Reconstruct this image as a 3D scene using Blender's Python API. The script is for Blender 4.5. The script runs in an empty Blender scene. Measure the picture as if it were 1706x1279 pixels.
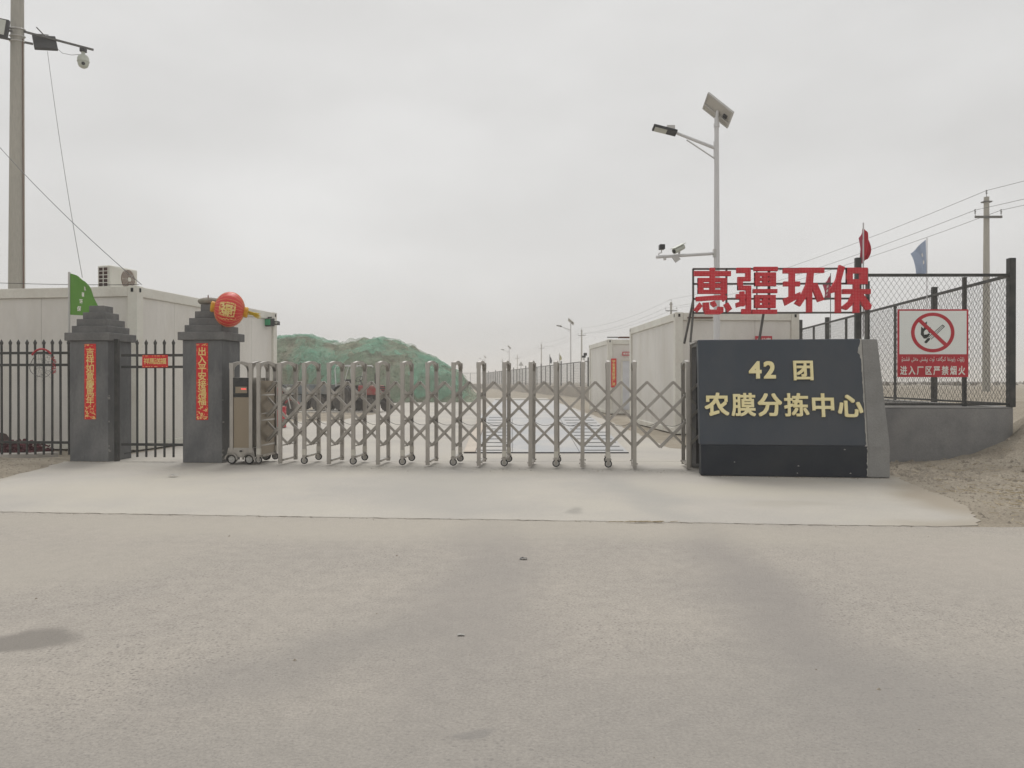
import bpy, bmesh, math, random
from mathutils import Vector, Matrix, noise
R = math.radians
rnd = random.Random(7)
sc = bpy.context.scene
col = sc.collection

# ------------------------------------------------------------------ camera, sky, sun, exposure
F, CX, HY, H = 1290.0, 853.0, 636.0, 1.3          # focal length and horizon of the photograph in its pixels, eye height
cam = bpy.data.cameras.new('camera'); cam.sensor_width = 36; cam.lens = 36*F/1706
cam.clip_start = .05; cam.clip_end = 6000
co = bpy.data.objects.new('camera', cam); col.objects.link(co)
co.location = (0, 0, H); co.rotation_euler = (R(90-.155), 0, 0); sc.camera = co

SUN_EL, SUN_AZ = R(56), R(-8)                      # behind thin cloud, beyond the gate and a little to the left
w = bpy.data.worlds.new('World'); sc.world = w; w.use_nodes = True
nt = w.node_tree; N = nt.nodes; LK = nt.links
bg = N['Background']; bg.inputs['Strength'].default_value = .091
sky = N.new('ShaderNodeTexSky'); sky.sky_type = 'NISHITA'; sky.sun_disc = False
sky.sun_elevation = SUN_EL; sky.sun_rotation = SUN_AZ; sky.dust_density = 6; sky.air_density = 1.5
hs = N.new('ShaderNodeHueSaturation'); hs.inputs['Saturation'].default_value = .12; hs.inputs['Value'].default_value = .9
LK.new(sky.outputs[0], hs.inputs['Color'])
tc = N.new('ShaderNodeTexCoord')
cn = N.new('ShaderNodeTexNoise'); cn.inputs['Scale'].default_value = 1.9; cn.inputs['Detail'].default_value = 7; cn.inputs['Roughness'].default_value = .5
mp = N.new('ShaderNodeMapping'); mp.inputs['Scale'].default_value = (1, 1, 2.6)
LK.new(tc.outputs['Generated'], mp.inputs['Vector']); LK.new(mp.outputs[0], cn.inputs['Vector'])
rp = N.new('ShaderNodeValToRGB'); rp.color_ramp.elements[0].position = .3; rp.color_ramp.elements[1].position = .72
rp.color_ramp.elements[0].color = (6.0, 5.97, 5.9, 1); rp.color_ramp.elements[1].color = (7.8, 7.8, 7.75, 1)
LK.new(cn.outputs['Fac'], rp.inputs['Fac'])
mx = N.new('ShaderNodeMixRGB'); mx.inputs['Fac'].default_value = .86
LK.new(hs.outputs[0], mx.inputs[1]); LK.new(rp.outputs[0], mx.inputs[2]); LK.new(mx.outputs[0], bg.inputs['Color'])
sl = bpy.data.lights.new('sun', 'SUN'); sl.energy = 1.5; sl.angle = R(28); sl.color = (1, .98, .95)
so = bpy.data.objects.new('sun', sl); col.objects.link(so); so.location = (-10, 60, 90)
sd = Vector((math.sin(SUN_AZ)*math.cos(SUN_EL), math.cos(SUN_AZ)*math.cos(SUN_EL), math.sin(SUN_EL)))
so.rotation_euler = (-sd).to_track_quat('-Z', 'Y').to_euler()
vs = sc.view_settings; vs.view_transform = 'Standard'; vs.look = 'None'; vs.exposure = .2; vs.gamma = 1; vs.use_curve_mapping = False
sc.render.engine = 'CYCLES'; sc.cycles.use_denoising = True; sc.cycles.max_bounces = 6; sc.cycles.volume_bounces = 1
sc.cycles.transparent_max_bounces = 24; sc.cycles.volume_step_rate = 4

# ------------------------------------------------------------------ helpers
def P(px, py, Y): return Vector(((px-CX)/F*Y, Y, H-(py-HY)/F*Y))
def GP(px, py): return P(px, py, H*F/(py-HY))
def rotz(a): return Matrix.Rotation(a, 4, 'Z')

MATS = {}
def mat(name, c1, c2=None, scale=4, rough=.7, metal=0, bump=0, bscale=None, fine=None, stretch=(1, 1, 1), lo=.35, hi=.65, spec=.4, dust=None, dscale=2, fine2=None):
    """principled material: two colours mixed by noise, optional fine speckle, dust patches and bump"""
    m = bpy.data.materials.new(name); m.use_nodes = True; MATS[name] = m
    n = m.node_tree.nodes; l = m.node_tree.links; b = n['Principled BSDF']
    b.inputs['Roughness'].default_value = rough; b.inputs['Metallic'].default_value = metal
    b.inputs['Specular IOR Level'].default_value = spec
    c1 = tuple(c1)+(1,)
    if c2 is None: c2 = tuple(x*.86 for x in c1[:3])
    c2 = tuple(c2)+(1,)
    t = n.new('ShaderNodeTexCoord'); mpn = n.new('ShaderNodeMapping'); mpn.inputs['Scale'].default_value = stretch
    l.new(t.outputs['Object'], mpn.inputs[0])
    def nz(s, d=6, r=.55):
        x = n.new('ShaderNodeTexNoise'); x.inputs['Scale'].default_value = s; x.inputs['Detail'].default_value = d; x.inputs['Roughness'].default_value = r
        l.new(mpn.outputs[0], x.inputs['Vector']); return x
    def ramp(x, a, bb):
        mr = n.new('ShaderNodeMapRange'); mr.inputs['From Min'].default_value = a; mr.inputs['From Max'].default_value = bb
        l.new(x, mr.inputs['Value']); return mr.outputs[0]
    def mix(f, a, bb, mode='MIX'):
        x = n.new('ShaderNodeMixRGB'); x.blend_type = mode
        for s, val in ((0, f), (1, a), (2, bb)):
            if hasattr(val, 'is_output'): l.new(val, x.inputs[s])
            elif s == 0: x.inputs[0].default_value = val
            else: x.inputs[s].default_value = val
        return x.outputs[0]
    c = mix(ramp(nz(scale).outputs['Fac'], lo, hi), c1, c2)
    if dust: c = mix(ramp(nz(dscale, 8, .65).outputs['Fac'], .45, .75), c, tuple(dust)+(1,))
    for fs, fa in [q for q in (fine, fine2) if q]:
        g = ramp(nz(fs, 3, .7).outputs['Fac'], .3, .7)
        k = n.new('ShaderNodeMapRange'); k.inputs['To Min'].default_value = 1-fa; k.inputs['To Max'].default_value = 1+fa; l.new(g, k.inputs['Value'])
        x = n.new('ShaderNodeVectorMath'); x.operation = 'SCALE'; l.new(c, x.inputs[0]); l.new(k.outputs[0], x.inputs['Scale']); c = x.outputs[0]
    l.new(c, b.inputs['Base Color'])
    if bump:
        bn = n.new('ShaderNodeBump'); bn.inputs['Strength'].default_value = bump; bn.inputs['Distance'].default_value = .02
        l.new(nz(bscale or scale*8, 6, .65).outputs['Fac'], bn.inputs['Height']); l.new(bn.outputs[0], b.inputs['Normal'])
    m['mixer'] = 1
    return m

class MB:
    def __init__(s): s.v = []; s.f = []; s.mi = []; s.k = 0
    def raw(s, vs_, fs):
        o = len(s.v); s.v += [Vector(a) for a in vs_]
        for f in fs: s.f.append([i+o for i in f]); s.mi.append(s.k)
        return s
    def box(s, c, d, M=None):
        x, y, z = d[0]/2, d[1]/2, d[2]/2; c = Vector(c)
        vs_ = [Vector(p) for p in ((-x,-y,-z),(x,-y,-z),(x,y,-z),(-x,y,-z),(-x,-y,z),(x,-y,z),(x,y,z),(-x,y,z))]
        vs_ = [c+((M @ p) if M else p) for p in vs_]
        return s.raw(vs_, [(0,3,2,1),(4,5,6,7),(0,1,5,4),(1,2,6,5),(2,3,7,6),(3,0,4,7)])
    def bar(s, a, b, wd, hd=None, up=(0, 0, 1)):
        """square bar from a to b"""
        a, b = Vector(a), Vector(b); d = b-a; L = d.length; d.normalize(); hd = hd or wd
        up = Vector(up); x = d.cross(up)
        if x.length < 1e-4: x = d.cross(Vector((0, 1, 0)))
        x.normalize(); y = x.cross(d)
        M = Matrix((x, d, y)).transposed()
        return s.box((a+b)/2, (wd, L, hd), M)
    def cyl(s, a, b, r0, r1=None, n=10, caps=True):
        a, b = Vector(a), Vector(b); d = (b-a).normalized(); r1 = r0 if r1 is None else r1
        q = d.to_track_quat('Z', 'Y'); vs_ = []
        for p, r in ((a, r0), (b, r1)):
            for i in range(n):
                t = 2*math.pi*i/n; vs_.append(p+q @ Vector((r*math.cos(t), r*math.sin(t), 0)))
        fs = [(i, (i+1) % n, n+(i+1) % n, n+i) for i in range(n)]
        if caps: fs += [tuple(range(n-1, -1, -1)), tuple(range(n, 2*n))]
        return s.raw(vs_, fs)
    def tube(s, pts, r, n=6, closed=False):
        pts = [Vector(p) for p in pts]; m = len(pts); vs_ = []; ref = None
        for i, p in enumerate(pts):
            a = pts[(i-1) % m] if closed or i else p; b = pts[(i+1) % m] if closed or i < m-1 else p
            d = (b-a).normalized()
            if ref is None: ref = d.orthogonal().normalized()
            x = (ref-d*ref.dot(d)).normalized(); ref = x; y = d.cross(x)
            rr = r[i] if isinstance(r, (list, tuple)) else r
            for k in range(n):
                t = 2*math.pi*k/n; vs_.append(p+x*rr*math.cos(t)+y*rr*math.sin(t))
        fs = []
        for i in range(m if closed else m-1):
            j = (i+1) % m
            fs += [(i*n+k, i*n+(k+1) % n, j*n+(k+1) % n, j*n+k) for k in range(n)]
        if not closed: fs += [tuple(range(n-1, -1, -1)), tuple(range((m-1)*n, m*n))]
        return s.raw(vs_, fs)
    def lathe(s, prof, M=None, n=16):
        """prof: (radius, height) pairs about the local z axis"""
        vs_ = []
        for r, z in prof:
            for k in range(n):
                t = 2*math.pi*k/n; p = Vector((r*math.cos(t), r*math.sin(t), z)); vs_.append(M @ p if M else p)
        m = len(prof)
        fs = [(i*n+k, i*n+(k+1) % n, (i+1)*n+(k+1) % n, (i+1)*n+k) for i in range(m-1) for k in range(n)]
        fs += [tuple(range(n-1, -1, -1)), tuple(range((m-1)*n, m*n))]
        return s.raw(vs_, fs)
    def prism(s, pts, M, d):
        """polygon in the xy plane of M, extruded from z=0 to z=d"""
        n = len(pts); a = sum(pts[i][0]*pts[(i+1) % n][1]-pts[(i+1) % n][0]*pts[i][1] for i in range(n))
        if a < 0: pts = pts[::-1]
        vs_ = [M @ Vector((x, y, 0)) for x, y in pts]+[M @ Vector((x, y, d)) for x, y in pts]
        fs = [tuple(range(n-1, -1, -1)), tuple(range(n, 2*n))]+[(i, (i+1) % n, n+(i+1) % n, n+i) for i in range(n)]
        return s.raw(vs_, fs)
    def grid(s, fn, nu, nv):
        vs_ = [fn(i/nu, j/nv) for j in range(nv+1) for i in range(nu+1)]
        fs = [(j*(nu+1)+i, j*(nu+1)+i+1, (j+1)*(nu+1)+i+1, (j+1)*(nu+1)+i) for j in range(nv) for i in range(nu)]
        return s.raw(vs_, fs)
    def mesh(s, name, mats):
        me = bpy.data.meshes.new(name); me.from_pydata([tuple(v) for v in s.v], [], s.f)
        for m in (mats if isinstance(mats, (list, tuple)) else [mats]): me.materials.append(MATS[m])
        me.polygons.foreach_set('material_index', s.mi)
        return me
    def build(s, name, mats, parent=None, world=False, bevel=0, smooth=0, kind=None, label=None):
        if world and parent is not None:
            inv = INV[parent.name]; s.v = [inv @ v for v in s.v]
        me = s.mesh(name, mats)
        if smooth:
            me.polygons.foreach_set('use_smooth', [True]*len(me.polygons)); me.set_sharp_from_angle(angle=R(smooth))
        me.update()
        o = bpy.data.objects.new(name, me); col.objects.link(o)
        if parent is not None: o.parent = parent
        if bevel:
            b = o.modifiers.new('bevel', 'BEVEL'); b.width = bevel; b.segments = 2; b.limit_method = 'ANGLE'; b.angle_limit = R(40)
        if kind: o['kind'] = kind
        if label: o['label'] = label
        return o

INV = {}
def thing(name, label, cat, loc=(0, 0, 0), rot=0, group=None):
    o = bpy.data.objects.new(name, None); col.objects.link(o); o.empty_display_size = .2
    o.location = loc; o.rotation_euler = (0, 0, rot); o['label'] = label; o['category'] = cat
    if group: o['group'] = group
    INV[o.name] = (Matrix.Translation(Vector(loc)) @ rotz(rot)).inverted()
    return o
def tag(o, label, cat, group=None):
    o['label'] = label; o['category'] = cat
    if group: o['group'] = group
    return o
def setting(o, kind='structure'): o['kind'] = kind; return o
def rep(o, M=None, parent=None):
    c = o.copy(); col.objects.link(c)
    if parent is not None: c.parent = parent
    if M is not None: c.location = M
    return c
def copy_tree(o, loc, label, rot=None, scale=None):
    c = o.copy(); col.objects.link(c); c.location = loc; c['label'] = label
    if rot is not None: c.rotation_euler = (0, 0, rot)
    if scale: c.scale = (scale,)*3
    for ch in list(o.children):
        d = ch.copy(); col.objects.link(d); d.parent = c
        for g in list(ch.children):
            e = g.copy(); col.objects.link(e); e.parent = d
    return c

# lettering: glyph outlines from Blender's built-in font, thickened by shifted copies
GL = {}
def glyph(ch, ext):
    k = (ch, ext)
    if k not in GL:
        c = bpy.data.curves.new('glyph', 'FONT'); c.body = ch; c.size = 1; c.extrude = ext; c.resolution_u = 3
        o = bpy.data.objects.new('glyph', c); col.objects.link(o); bpy.context.view_layer.update()
        m = bpy.data.meshes.new_from_object(o.evaluated_get(bpy.context.evaluated_depsgraph_get()))
        bpy.data.objects.remove(o)
        GL[k] = ([v.co.copy() for v in m.vertices], [tuple(p.vertices) for p in m.polygons]); bpy.data.meshes.remove(m)
    return GL[k]
def put_text(mb, s, M, size, bold=0, depth=0, fn=None, centre=True, sx=1):
    """writes s with its middle at M's origin, in M's xy plane; depth = thickness; fn maps the flat points on to a curved cloth"""
    vs_, fs = glyph(s, .5 if depth else 0)
    if not vs_: return
    x0 = min(v.x for v in vs_); x1 = max(v.x for v in vs_)
    cxx = .5 if (len(s) == 1 and ord(s) > 0x3000) else (x0+x1)/2
    shifts = [(0, 0)]
    if bold: shifts += [(bold*a_, bold*b_) for a_ in (-1, 0, 1) for b_ in (-1, 0, 1) if a_ or b_]
    for i, (dx, dy) in enumerate(shifts):
        z0 = .00025*i
        pts = []
        for v in vs_:
            p = Vector(((v.x-cxx+dx)*size*sx, (v.y-.36+dy)*size, (v.z+.5)*depth*(1+.004*i)+z0))
            pts.append(fn(p) if fn else M @ p)
        mb.raw(pts, fs)

# ------------------------------------------------------------------ materials
mat('dirt', (.335, .295, .235), (.255, .222, .175), 1.3, .95, bump=.9, bscale=14, fine=(38, .3), dust=(.37, .33, .268), dscale=.5, spec=.1)
mat('dirt_bed', (.20, .16, .115), (.13, .10, .07), 3, .95, bump=1, bscale=22, fine=(50, .3), spec=.1)
mat('concrete', (.465, .436, .390), (.405, .383, .350), .6, .85, bump=.18, bscale=50, fine=(70, .09), dust=(.50, .468, .40), dscale=.35, spec=.25)
mat('asphalt', (.410, .375, .331), (.366, .337, .302), .45, .9, bump=.5, bscale=85, fine=(70, .20), fine2=(9, .08), spec=.2, dust=(.425, .386, .340), dscale=.4)
mat('grey_paint', (.105, .108, .112), (.165, .167, .168), 2.2, .8, bump=.2, bscale=40, fine=(30, .08), stretch=(1, 1, .5), dust=(.22, .217, .21), dscale=1.9)
mat('grey_cap', (.125, .125, .124), (.17, .168, .163), 6, .85, bump=.3, bscale=50, fine=(40, .1))
mat('plaster', (.25, .247, .243), (.175, .175, .179), 1.6, .85, bump=.25, bscale=40, fine=(40, .08), dust=(.30, .293, .28), dscale=1.2)
mat('raw_cement', (.29, .287, .276), (.225, .222, .214), 2, .9, bump=.3, bscale=40, fine=(50, .08))
mat('dark_sign', (.044, .055, .071), (.055, .066, .081), 1.4, .5, spec=.32, bump=.08, bscale=60, stretch=(1, 1, .6), dust=(.068, .074, .083), dscale=1.2)
mat('shaded_plinth', (.017, .022, .031), (.024, .029, .038), 2, .55, spec=.2, bump=.06, bscale=60, dust=(.034, .038, .044), dscale=1.6)  # sign paint darkened: weaker light on the upright face put into the colour
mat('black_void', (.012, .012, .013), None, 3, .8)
mat('gold_letter', (.84, .73, .38), (.86, .77, .45), 6, .4, .05, spec=.5)
mat('gold_print', (.84, .66, .30), (.78, .54, .14), 30, .5)
mat('red_paper', (.68, .016, .018), (.60, .013, .015), 8, .55, bump=.1, bscale=10)
mat('red_led', (.62, .016, .034), (.54, .013, .026), 5, .5, fine=(12, .1))
mat('led_dot', (.78, .36, .34), None, 3, .4)
mat('red_sign', (.50, .022, .04), (.45, .018, .03), 3, .4)
mat('white_sign', (.83, .86, .83), (.79, .82, .79), 3, .35)
mat('white_print', (.86, .83, .77), None, 3, .5)
mat('black_print', (.03, .035, .03), None, 3, .5)
mat('steel', (.45, .425, .39), (.34, .32, .29), 3, .34, .8, fine=(9, .1), stretch=(1, 1, .3))
mat('steel_panel', (.30, .25, .185), (.25, .21, .16), 1.5, .3, .7, stretch=(1, 1, .2))
mat('alu', (.55, .54, .51), (.48, .47, .45), 4, .4, .4)
mat('sleeve', (.60, .57, .50), None, 4, .6)
mat('rubber', (.015, .015, .015), (.03, .029, .028), 6, .8)
mat('black_metal', (.018, .02, .02), (.028, .03, .03), 5, .5, dust=(.06, .058, .052), dscale=6)
mat('fence_paint', (.03, .032, .031), (.042, .044, .042), 5, .6, dust=(.075, .07, .063), dscale=5)
mat('dusty_wall', (.40, .36, .305), (.33, .30, .26), .5, .9)
mat('rib_grey', (.13, .13, .135), None, 5, .6)
mat('cable', (.06, .06, .058), None, 5, .6)
mat('wire', (.10, .10, .095), (.14, .135, .125), 8, .6, .2)
mat('cream_beam', (.74, .725, .655), (.69, .675, .61), 1.5, .55, fine=(20, .05), dust=(.60, .56, .49), dscale=1.2)
mat('panel_white', (.73, .705, .66), (.67, .645, .605), .9, .55, fine=(12, .03), stretch=(1, 1, .35), dust=(.61, .58, .52), dscale=1.1)
mat('door_white', (.66, .67, .70), None, 3, .45)
mat('roof_white', (.6, .58, .53), None, 2, .6)
mat('pole_concrete', (.42, .40, .35), (.35, .335, .295), 1.2, .85, bump=.2, bscale=30, stretch=(1, 1, .15), fine=(30, .1))
mat('pole_white', (.66, .66, .66), (.60, .60, .60), 2, .45, stretch=(1, 1, .3))
mat('solar_back', (.50, .48, .43), (.44, .42, .38), 3, .6)
mat('solar_cell', (.015, .02, .05), None, 3, .15)
mat('lamp_black', (.03, .031, .032), None, 3, .45)
mat('lamp_glass', (.55, .56, .50), None, 3, .2)
mat('camera_white', (.52, .54, .47), (.46, .48, .42), 6, .4)
mat('red_lantern', (.62, .016, .018), (.64, .04, .03), 4, .45, spec=.5)
mat('yellow_trim', (.68, .40, .02), (.58, .28, .02), 20, .6)
mat('tassel', (.70, .52, .03), None, 8, .8)
mat('stone', (.30, .275, .225), (.22, .2, .165), 8, .9, bump=.4)
mat('rust', (.16, .07, .04), (.10, .045, .03), 12, .8)
mat('green_lamp', (.04, .30, .14), (.05, .36, .17), 6, .35)
mat('tractor_red', (.36, .03, .03), (.26, .03, .03), 3, .5, dust=(.28, .22, .17), dscale=4)
mat('tractor_dark', (.022, .02, .018), (.04, .034, .03), 4, .7)
mat('trailer_blue', (.15, .18, .20), (.20, .21, .21), 3, .7, dust=(.27, .25, .22), dscale=3)
mat('dusty_tyre', (.06, .055, .05), (.12, .108, .094), 5, .9)
mat('skin', (.42, .26, .18), None, 4, .6)
mat('weigh_plate', (.355, .365, .378), (.385, .378, .365), .8, .5, fine=(40, .05), dust=(.52, .48, .43), dscale=.7)
mat('weigh_side', (.56, .49, .41), None, 2, .8)
mat('red_plant', (.16, .03, .04), (.09, .02, .03), 6, .8)
mat('kerb_stone', (.47, .44, .40), None, 3, .85)
mat('heap_dark', (.05, .028, .025), (.085, .045, .038), 3, .85)
mat('mound_soil', (.245, .225, .17), (.15, .165, .11), .9, .95, bump=1, bscale=5, fine=(6, .45), dust=(.22, .18, .13), dscale=.35, spec=.1)
mat('scrub', (.16, .125, .085), (.11, .09, .06), .3, .95)
mat('straw', (.48, .40, .27), (.32, .26, .17), 9, .9)
mat('gravel', (.32, .28, .225), (.24, .21, .17), 3, .9)
mat('chip', (.42, .41, .38), (.30, .29, .27), 8, .9)
mat('red_cloth', (.42, .025, .035), (.36, .02, .03), 4, .7)
mat('pink_cloth', (.50, .12, .16), (.40, .05, .09), 4, .7)

def cloth(name, c, tr=.35):
    m = mat(name, c, tuple(x*.8 for x in c), 3, .7)
    n = m.node_tree.nodes; l = m.node_tree.links
    t = n.new('ShaderNodeBsdfTranslucent'); t.inputs[0].default_value = tuple(c)+(1,)
    x = n.new('ShaderNodeMixShader'); x.inputs[0].default_value = tr
    l.new(n['Principled BSDF'].outputs[0], x.inputs[1]); l.new(t.outputs[0], x.inputs[2]); l.new(x.outputs[0], n['Material Output'].inputs[0])
cloth('green_cloth', (.115, .27, .05), .4)
cloth('flag_red', (.46, .03, .05), .4)
cloth('flag_pink', (.42, .08, .12), .4)
cloth('flag_blue', (.33, .39, .50), .4)
cloth('flag_dark', (.06, .06, .07), .2)
cloth('flag_yellow', (.45, .42, .22), .4)

def net_material(nm, ca, cb, lo, hi):
    m = mat(nm, ca, cb, 1.2, .8, bump=1, bscale=3)
    n = m.node_tree.nodes; l = m.node_tree.links
    t = n.new('ShaderNodeBsdfTransparent'); x = n.new('ShaderNodeMixShader')
    tcn = n.new('ShaderNodeTexCoord'); a = n.new('ShaderNodeTexNoise'); a.inputs['Scale'].default_value = .38; a.inputs['Detail'].default_value = 9; a.inputs['Roughness'].default_value = .7
    l.new(tcn.outputs['Object'], a.inputs['Vector'])
    r = n.new('ShaderNodeMapRange'); r.inputs['From Min'].default_value = .40; r.inputs['From Max'].default_value = .70; r.inputs['To Min'].default_value = lo; r.inputs['To Max'].default_value = hi
    l.new(a.outputs['Fac'], r.inputs['Value']); l.new(r.outputs[0], x.inputs[0])
    l.new(t.outputs[0], x.inputs[1]); l.new(n['Principled BSDF'].outputs[0], x.inputs[2]); l.new(x.outputs[0], n['Material Output'].inputs[0])
net_material('green_mesh', (.19, .31, .20), (.25, .33, .23), .06, .72); net_material('teal_mesh', (.14, .38, .25), (.19, .40, .28), .08, .75)

def pits(name, scale, lo, hi, dark, patch):
    m = MATS[name]; n = m.node_tree.nodes; l = m.node_tree.links; b = n['Principled BSDF']; src = b.inputs['Base Color'].links[0].from_socket
    t = n.new('ShaderNodeTexCoord'); v = n.new('ShaderNodeTexVoronoi'); v.inputs['Scale'].default_value = scale; l.new(t.outputs['Object'], v.inputs['Vector'])
    p = n.new('ShaderNodeTexNoise'); p.inputs['Scale'].default_value = patch; p.inputs['Detail'].default_value = 4; l.new(t.outputs['Object'], p.inputs['Vector'])
    k = n.new('ShaderNodeMapRange'); k.inputs['From Min'].default_value = lo; k.inputs['From Max'].default_value = hi; k.inputs['To Min'].default_value = 1; k.inputs['To Max'].default_value = 0; l.new(v.outputs['Distance'], k.inputs['Value'])
    c = n.new('ShaderNodeMapRange'); c.inputs['From Min'].default_value = .52; c.inputs['From Max'].default_value = .62; l.new(v.outputs['Color'], c.inputs['Value'])
    q = n.new('ShaderNodeMapRange'); q.inputs['From Min'].default_value = .36; q.inputs['From Max'].default_value = .62; l.new(p.outputs['Fac'], q.inputs['Value'])
    a = n.new('ShaderNodeMath'); a.operation = 'MULTIPLY'; l.new(k.outputs[0], a.inputs[0]); l.new(c.outputs[0], a.inputs[1])
    d = n.new('ShaderNodeMath'); d.operation = 'MULTIPLY'; l.new(a.outputs[0], d.inputs[0]); l.new(q.outputs[0], d.inputs[1])
    x = n.new('ShaderNodeMixRGB'); x.inputs[2].default_value = dark+(1,); l.new(d.outputs[0], x.inputs[0]); l.new(src, x.inputs[1]); l.new(x.outputs[0], b.inputs['Base Color'])
pits('asphalt', 42, .16, .40, (.24, .222, .202), .7); pits('asphalt', 85, .2, .45, (.26, .24, .22), 1.1)
def wear(name, marks):
    """worn wheel tracks and a scuffed patch in the dust of the road, placed in metres"""
    m = MATS[name]; n = m.node_tree.nodes; l = m.node_tree.links; b = n['Principled BSDF']
    src = b.inputs['Base Color'].links[0].from_socket
    g = n.new('ShaderNodeTexCoord'); d = n.new('ShaderNodeTexNoise'); d.inputs['Scale'].default_value = .55; d.inputs['Detail'].default_value = 5
    l.new(g.outputs['Object'], d.inputs['Vector'])
    s = n.new('ShaderNodeVectorMath'); s.operation = 'SUBTRACT'; l.new(d.outputs['Color'], s.inputs[0]); s.inputs[1].default_value = (.5, .5, .5)
    q = n.new('ShaderNodeVectorMath'); q.operation = 'MULTIPLY_ADD'; l.new(s.outputs[0], q.inputs[0]); q.inputs[1].default_value = (1.3, 1.3, 0); l.new(g.outputs['Object'], q.inputs[2])
    def ell(cx, cy, rx, ry, rot, soft):
        mpn = n.new('ShaderNodeMapping'); mpn.vector_type = 'TEXTURE'; mpn.inputs['Location'].default_value = (cx, cy, 0)
        mpn.inputs['Rotation'].default_value = (0, 0, R(rot)); mpn.inputs['Scale'].default_value = (rx, ry, 1)
        l.new(q.outputs[0], mpn.inputs[0])
        ln = n.new('ShaderNodeVectorMath'); ln.operation = 'LENGTH'; l.new(mpn.outputs[0], ln.inputs[0])
        r = n.new('ShaderNodeMapRange'); r.interpolation_type = 'SMOOTHSTEP'
        r.inputs['From Min'].default_value = 1-soft; r.inputs['From Max'].default_value = 1; r.inputs['To Min'].default_value = 1; r.inputs['To Max'].default_value = 0
        l.new(ln.outputs['Value'], r.inputs['Value']); return r.outputs[0]
    c = src
    for (args, colr, a) in marks:
        e = ell(*args)
        mu = n.new('ShaderNodeMath'); mu.operation = 'MULTIPLY'; l.new(e, mu.inputs[0]); mu.inputs[1].default_value = a
        x = n.new('ShaderNodeMixRGB'); l.new(mu.outputs[0], x.inputs[0]); l.new(c, x.inputs[1]); x.inputs[2].default_value = colr+(1,); c = x.outputs[0]
    l.new(c, b.inputs['Base Color'])
wear('asphalt', (((-1, 6.95, 9, .9, -5, .8), (.455, .42, .36), .6), ((-3.6, 5.6, 2.2, 1.3, 0, .8), (.44, .405, .35), .5), ((4.2, 5.4, 2.4, 1.2, 0, .8), (.44, .402, .352), .5), ((6.2, 6.7, 2.4, .55, -6, .9), (.36, .315, .255), .8),
                 ((-.22, 4.9, .62, 3.0, -2, .8), (.305, .282, .261), .55), ((1.48, 4.7, .62, 3.2, -3, .9), (.285, .264, .246), .68), ((-1.0, 3.6, .45, 1.1, -50, .8), (.28, .262, .243), .5),
                 ((2.0, 2.9, 3.4, 1.5, 0, .8), (.285, .27, .252), .5), ((-1.5, 2.5, 3, .9, 0, .9), (.30, .283, .262), .4), ((-2.45, 4.0, .42, .2, 28, .4), (.22, .203, .182), .8), ((-.1, 2.95, .14, .05, 8, .5), (.25, .237, .222), .6)))
wear('concrete', (((4.95, 8.7, .75, 2.6, -15, .7), (.345, .303, .243), 1), ((4.2, 7.2, 1.1, .45, 12, .8), (.37, .333, .275), .95), ((5.25, 10.3, .4, 1.8, -6, .7), (.33, .295, .24), .8), ((-7.3, 10.6, .5, 2.2, 6, .8), (.33, .29, .23), .7), ((-.9, 9.6, 1.2, 3.4, 8, .9), (.36, .345, .315), .55), ((1.5, 8.6, .45, 2.6, 4, .8), (.34, .33, .31), .5), ((.55, 7.75, .12, .35, 0, .7), (.27, .255, .23), .6), ((3.0, 8.2, .8, .3, 0, .7), (.38, .352, .30), .5),
                  ((2.6, 9.2, 1.6, .9, 0, .8), (.52, .488, .41), .5), ((-4.6, 9.2, 1.6, 1.0, 0, .8), (.50, .465, .395), .5), ((-1.2, 15, 3, 2.2, 0, .8), (.50, .47, .42), .4)))

# ------------------------------------------------------------------ ground, road, slab
FPTS = [(5.52, 12.34), (7.85, 12.3), (9.3, 25), (6.2, 63), (-5, 147), (-14, 152)]
def sst(x): x = max(0, min(1, x)); return x*x*(3-2*x)
def ground_z(x, y):
    z = -.03+.027*sst((x-3.6)/.3)*sst((y-6.6)/.3)*sst((12.2-y)/.3) if x < 12 else -.03
    if y > 5.5:
        # outside the compound on the right the land stands higher, as does a bank against the low wall
        fx = 5.4
        for (ax, ay), (bx, by) in zip(FPTS[1:], FPTS[2:]):
            if ay <= y <= by: fx = ax+(bx-ax)*(y-ay)/(by-ay)
        if y < 12.3: out = sst((x-5.2)/4.6)*sst((y-6.8)/5)*.42
        else: out = sst((x-fx-.1)/3.5)*.85 if y < 147 else .85
        if y >= 12.3 and x < fx: out = 0
        z += out
        if x > 4.9 and y < 14: z += .85*math.exp(-((x-8.85)**2/.7+(y-12.5)**2/2.0))
        if x > 4.9: z += (noise.noise(Vector((x*1.3, y*1.3, 3)))*.06+noise.noise(Vector((x*4, y*4, 9)))*.03+noise.noise(Vector((x*8, y*8, 5)))*.018)*sst((x-5.0)/1)*(1 if y < 60 else 0)
    if x < -6.9 and 9 < y < 14: z += (.05+noise.noise(Vector((x*2, y*2, 3)))*.04)*sst((-6.9-x)/.6)*sst((y-9.6)/.8)*sst((13.6-y)/.5)
    return z
def axis(dense, step, far):
    a, b = dense; r = []; x = a
    while x <= b: r.append(x); x += step
    st = step
    while r[-1] < far: st *= 1.25; r.append(r[-1]+st)
    st = step
    while r[0] > -far: st *= 1.25; r.insert(0, r[0]-st)
    return r
XS = axis((-11, 10.5), .1, 900); YS = [y for y in axis((6, 15), .1, 1500) if y > -60]
mb = MB(); nx = len(XS)
mb.raw([(x, y, ground_z(x, y)) for y in YS for x in XS], [(j*nx+i, j*nx+i+1, (j+1)*nx+i+1, (j+1)*nx+i) for j in range(len(YS)-1) for i in range(nx-1)])
setting(mb.build('ground', 'dirt', smooth=80))
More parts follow.
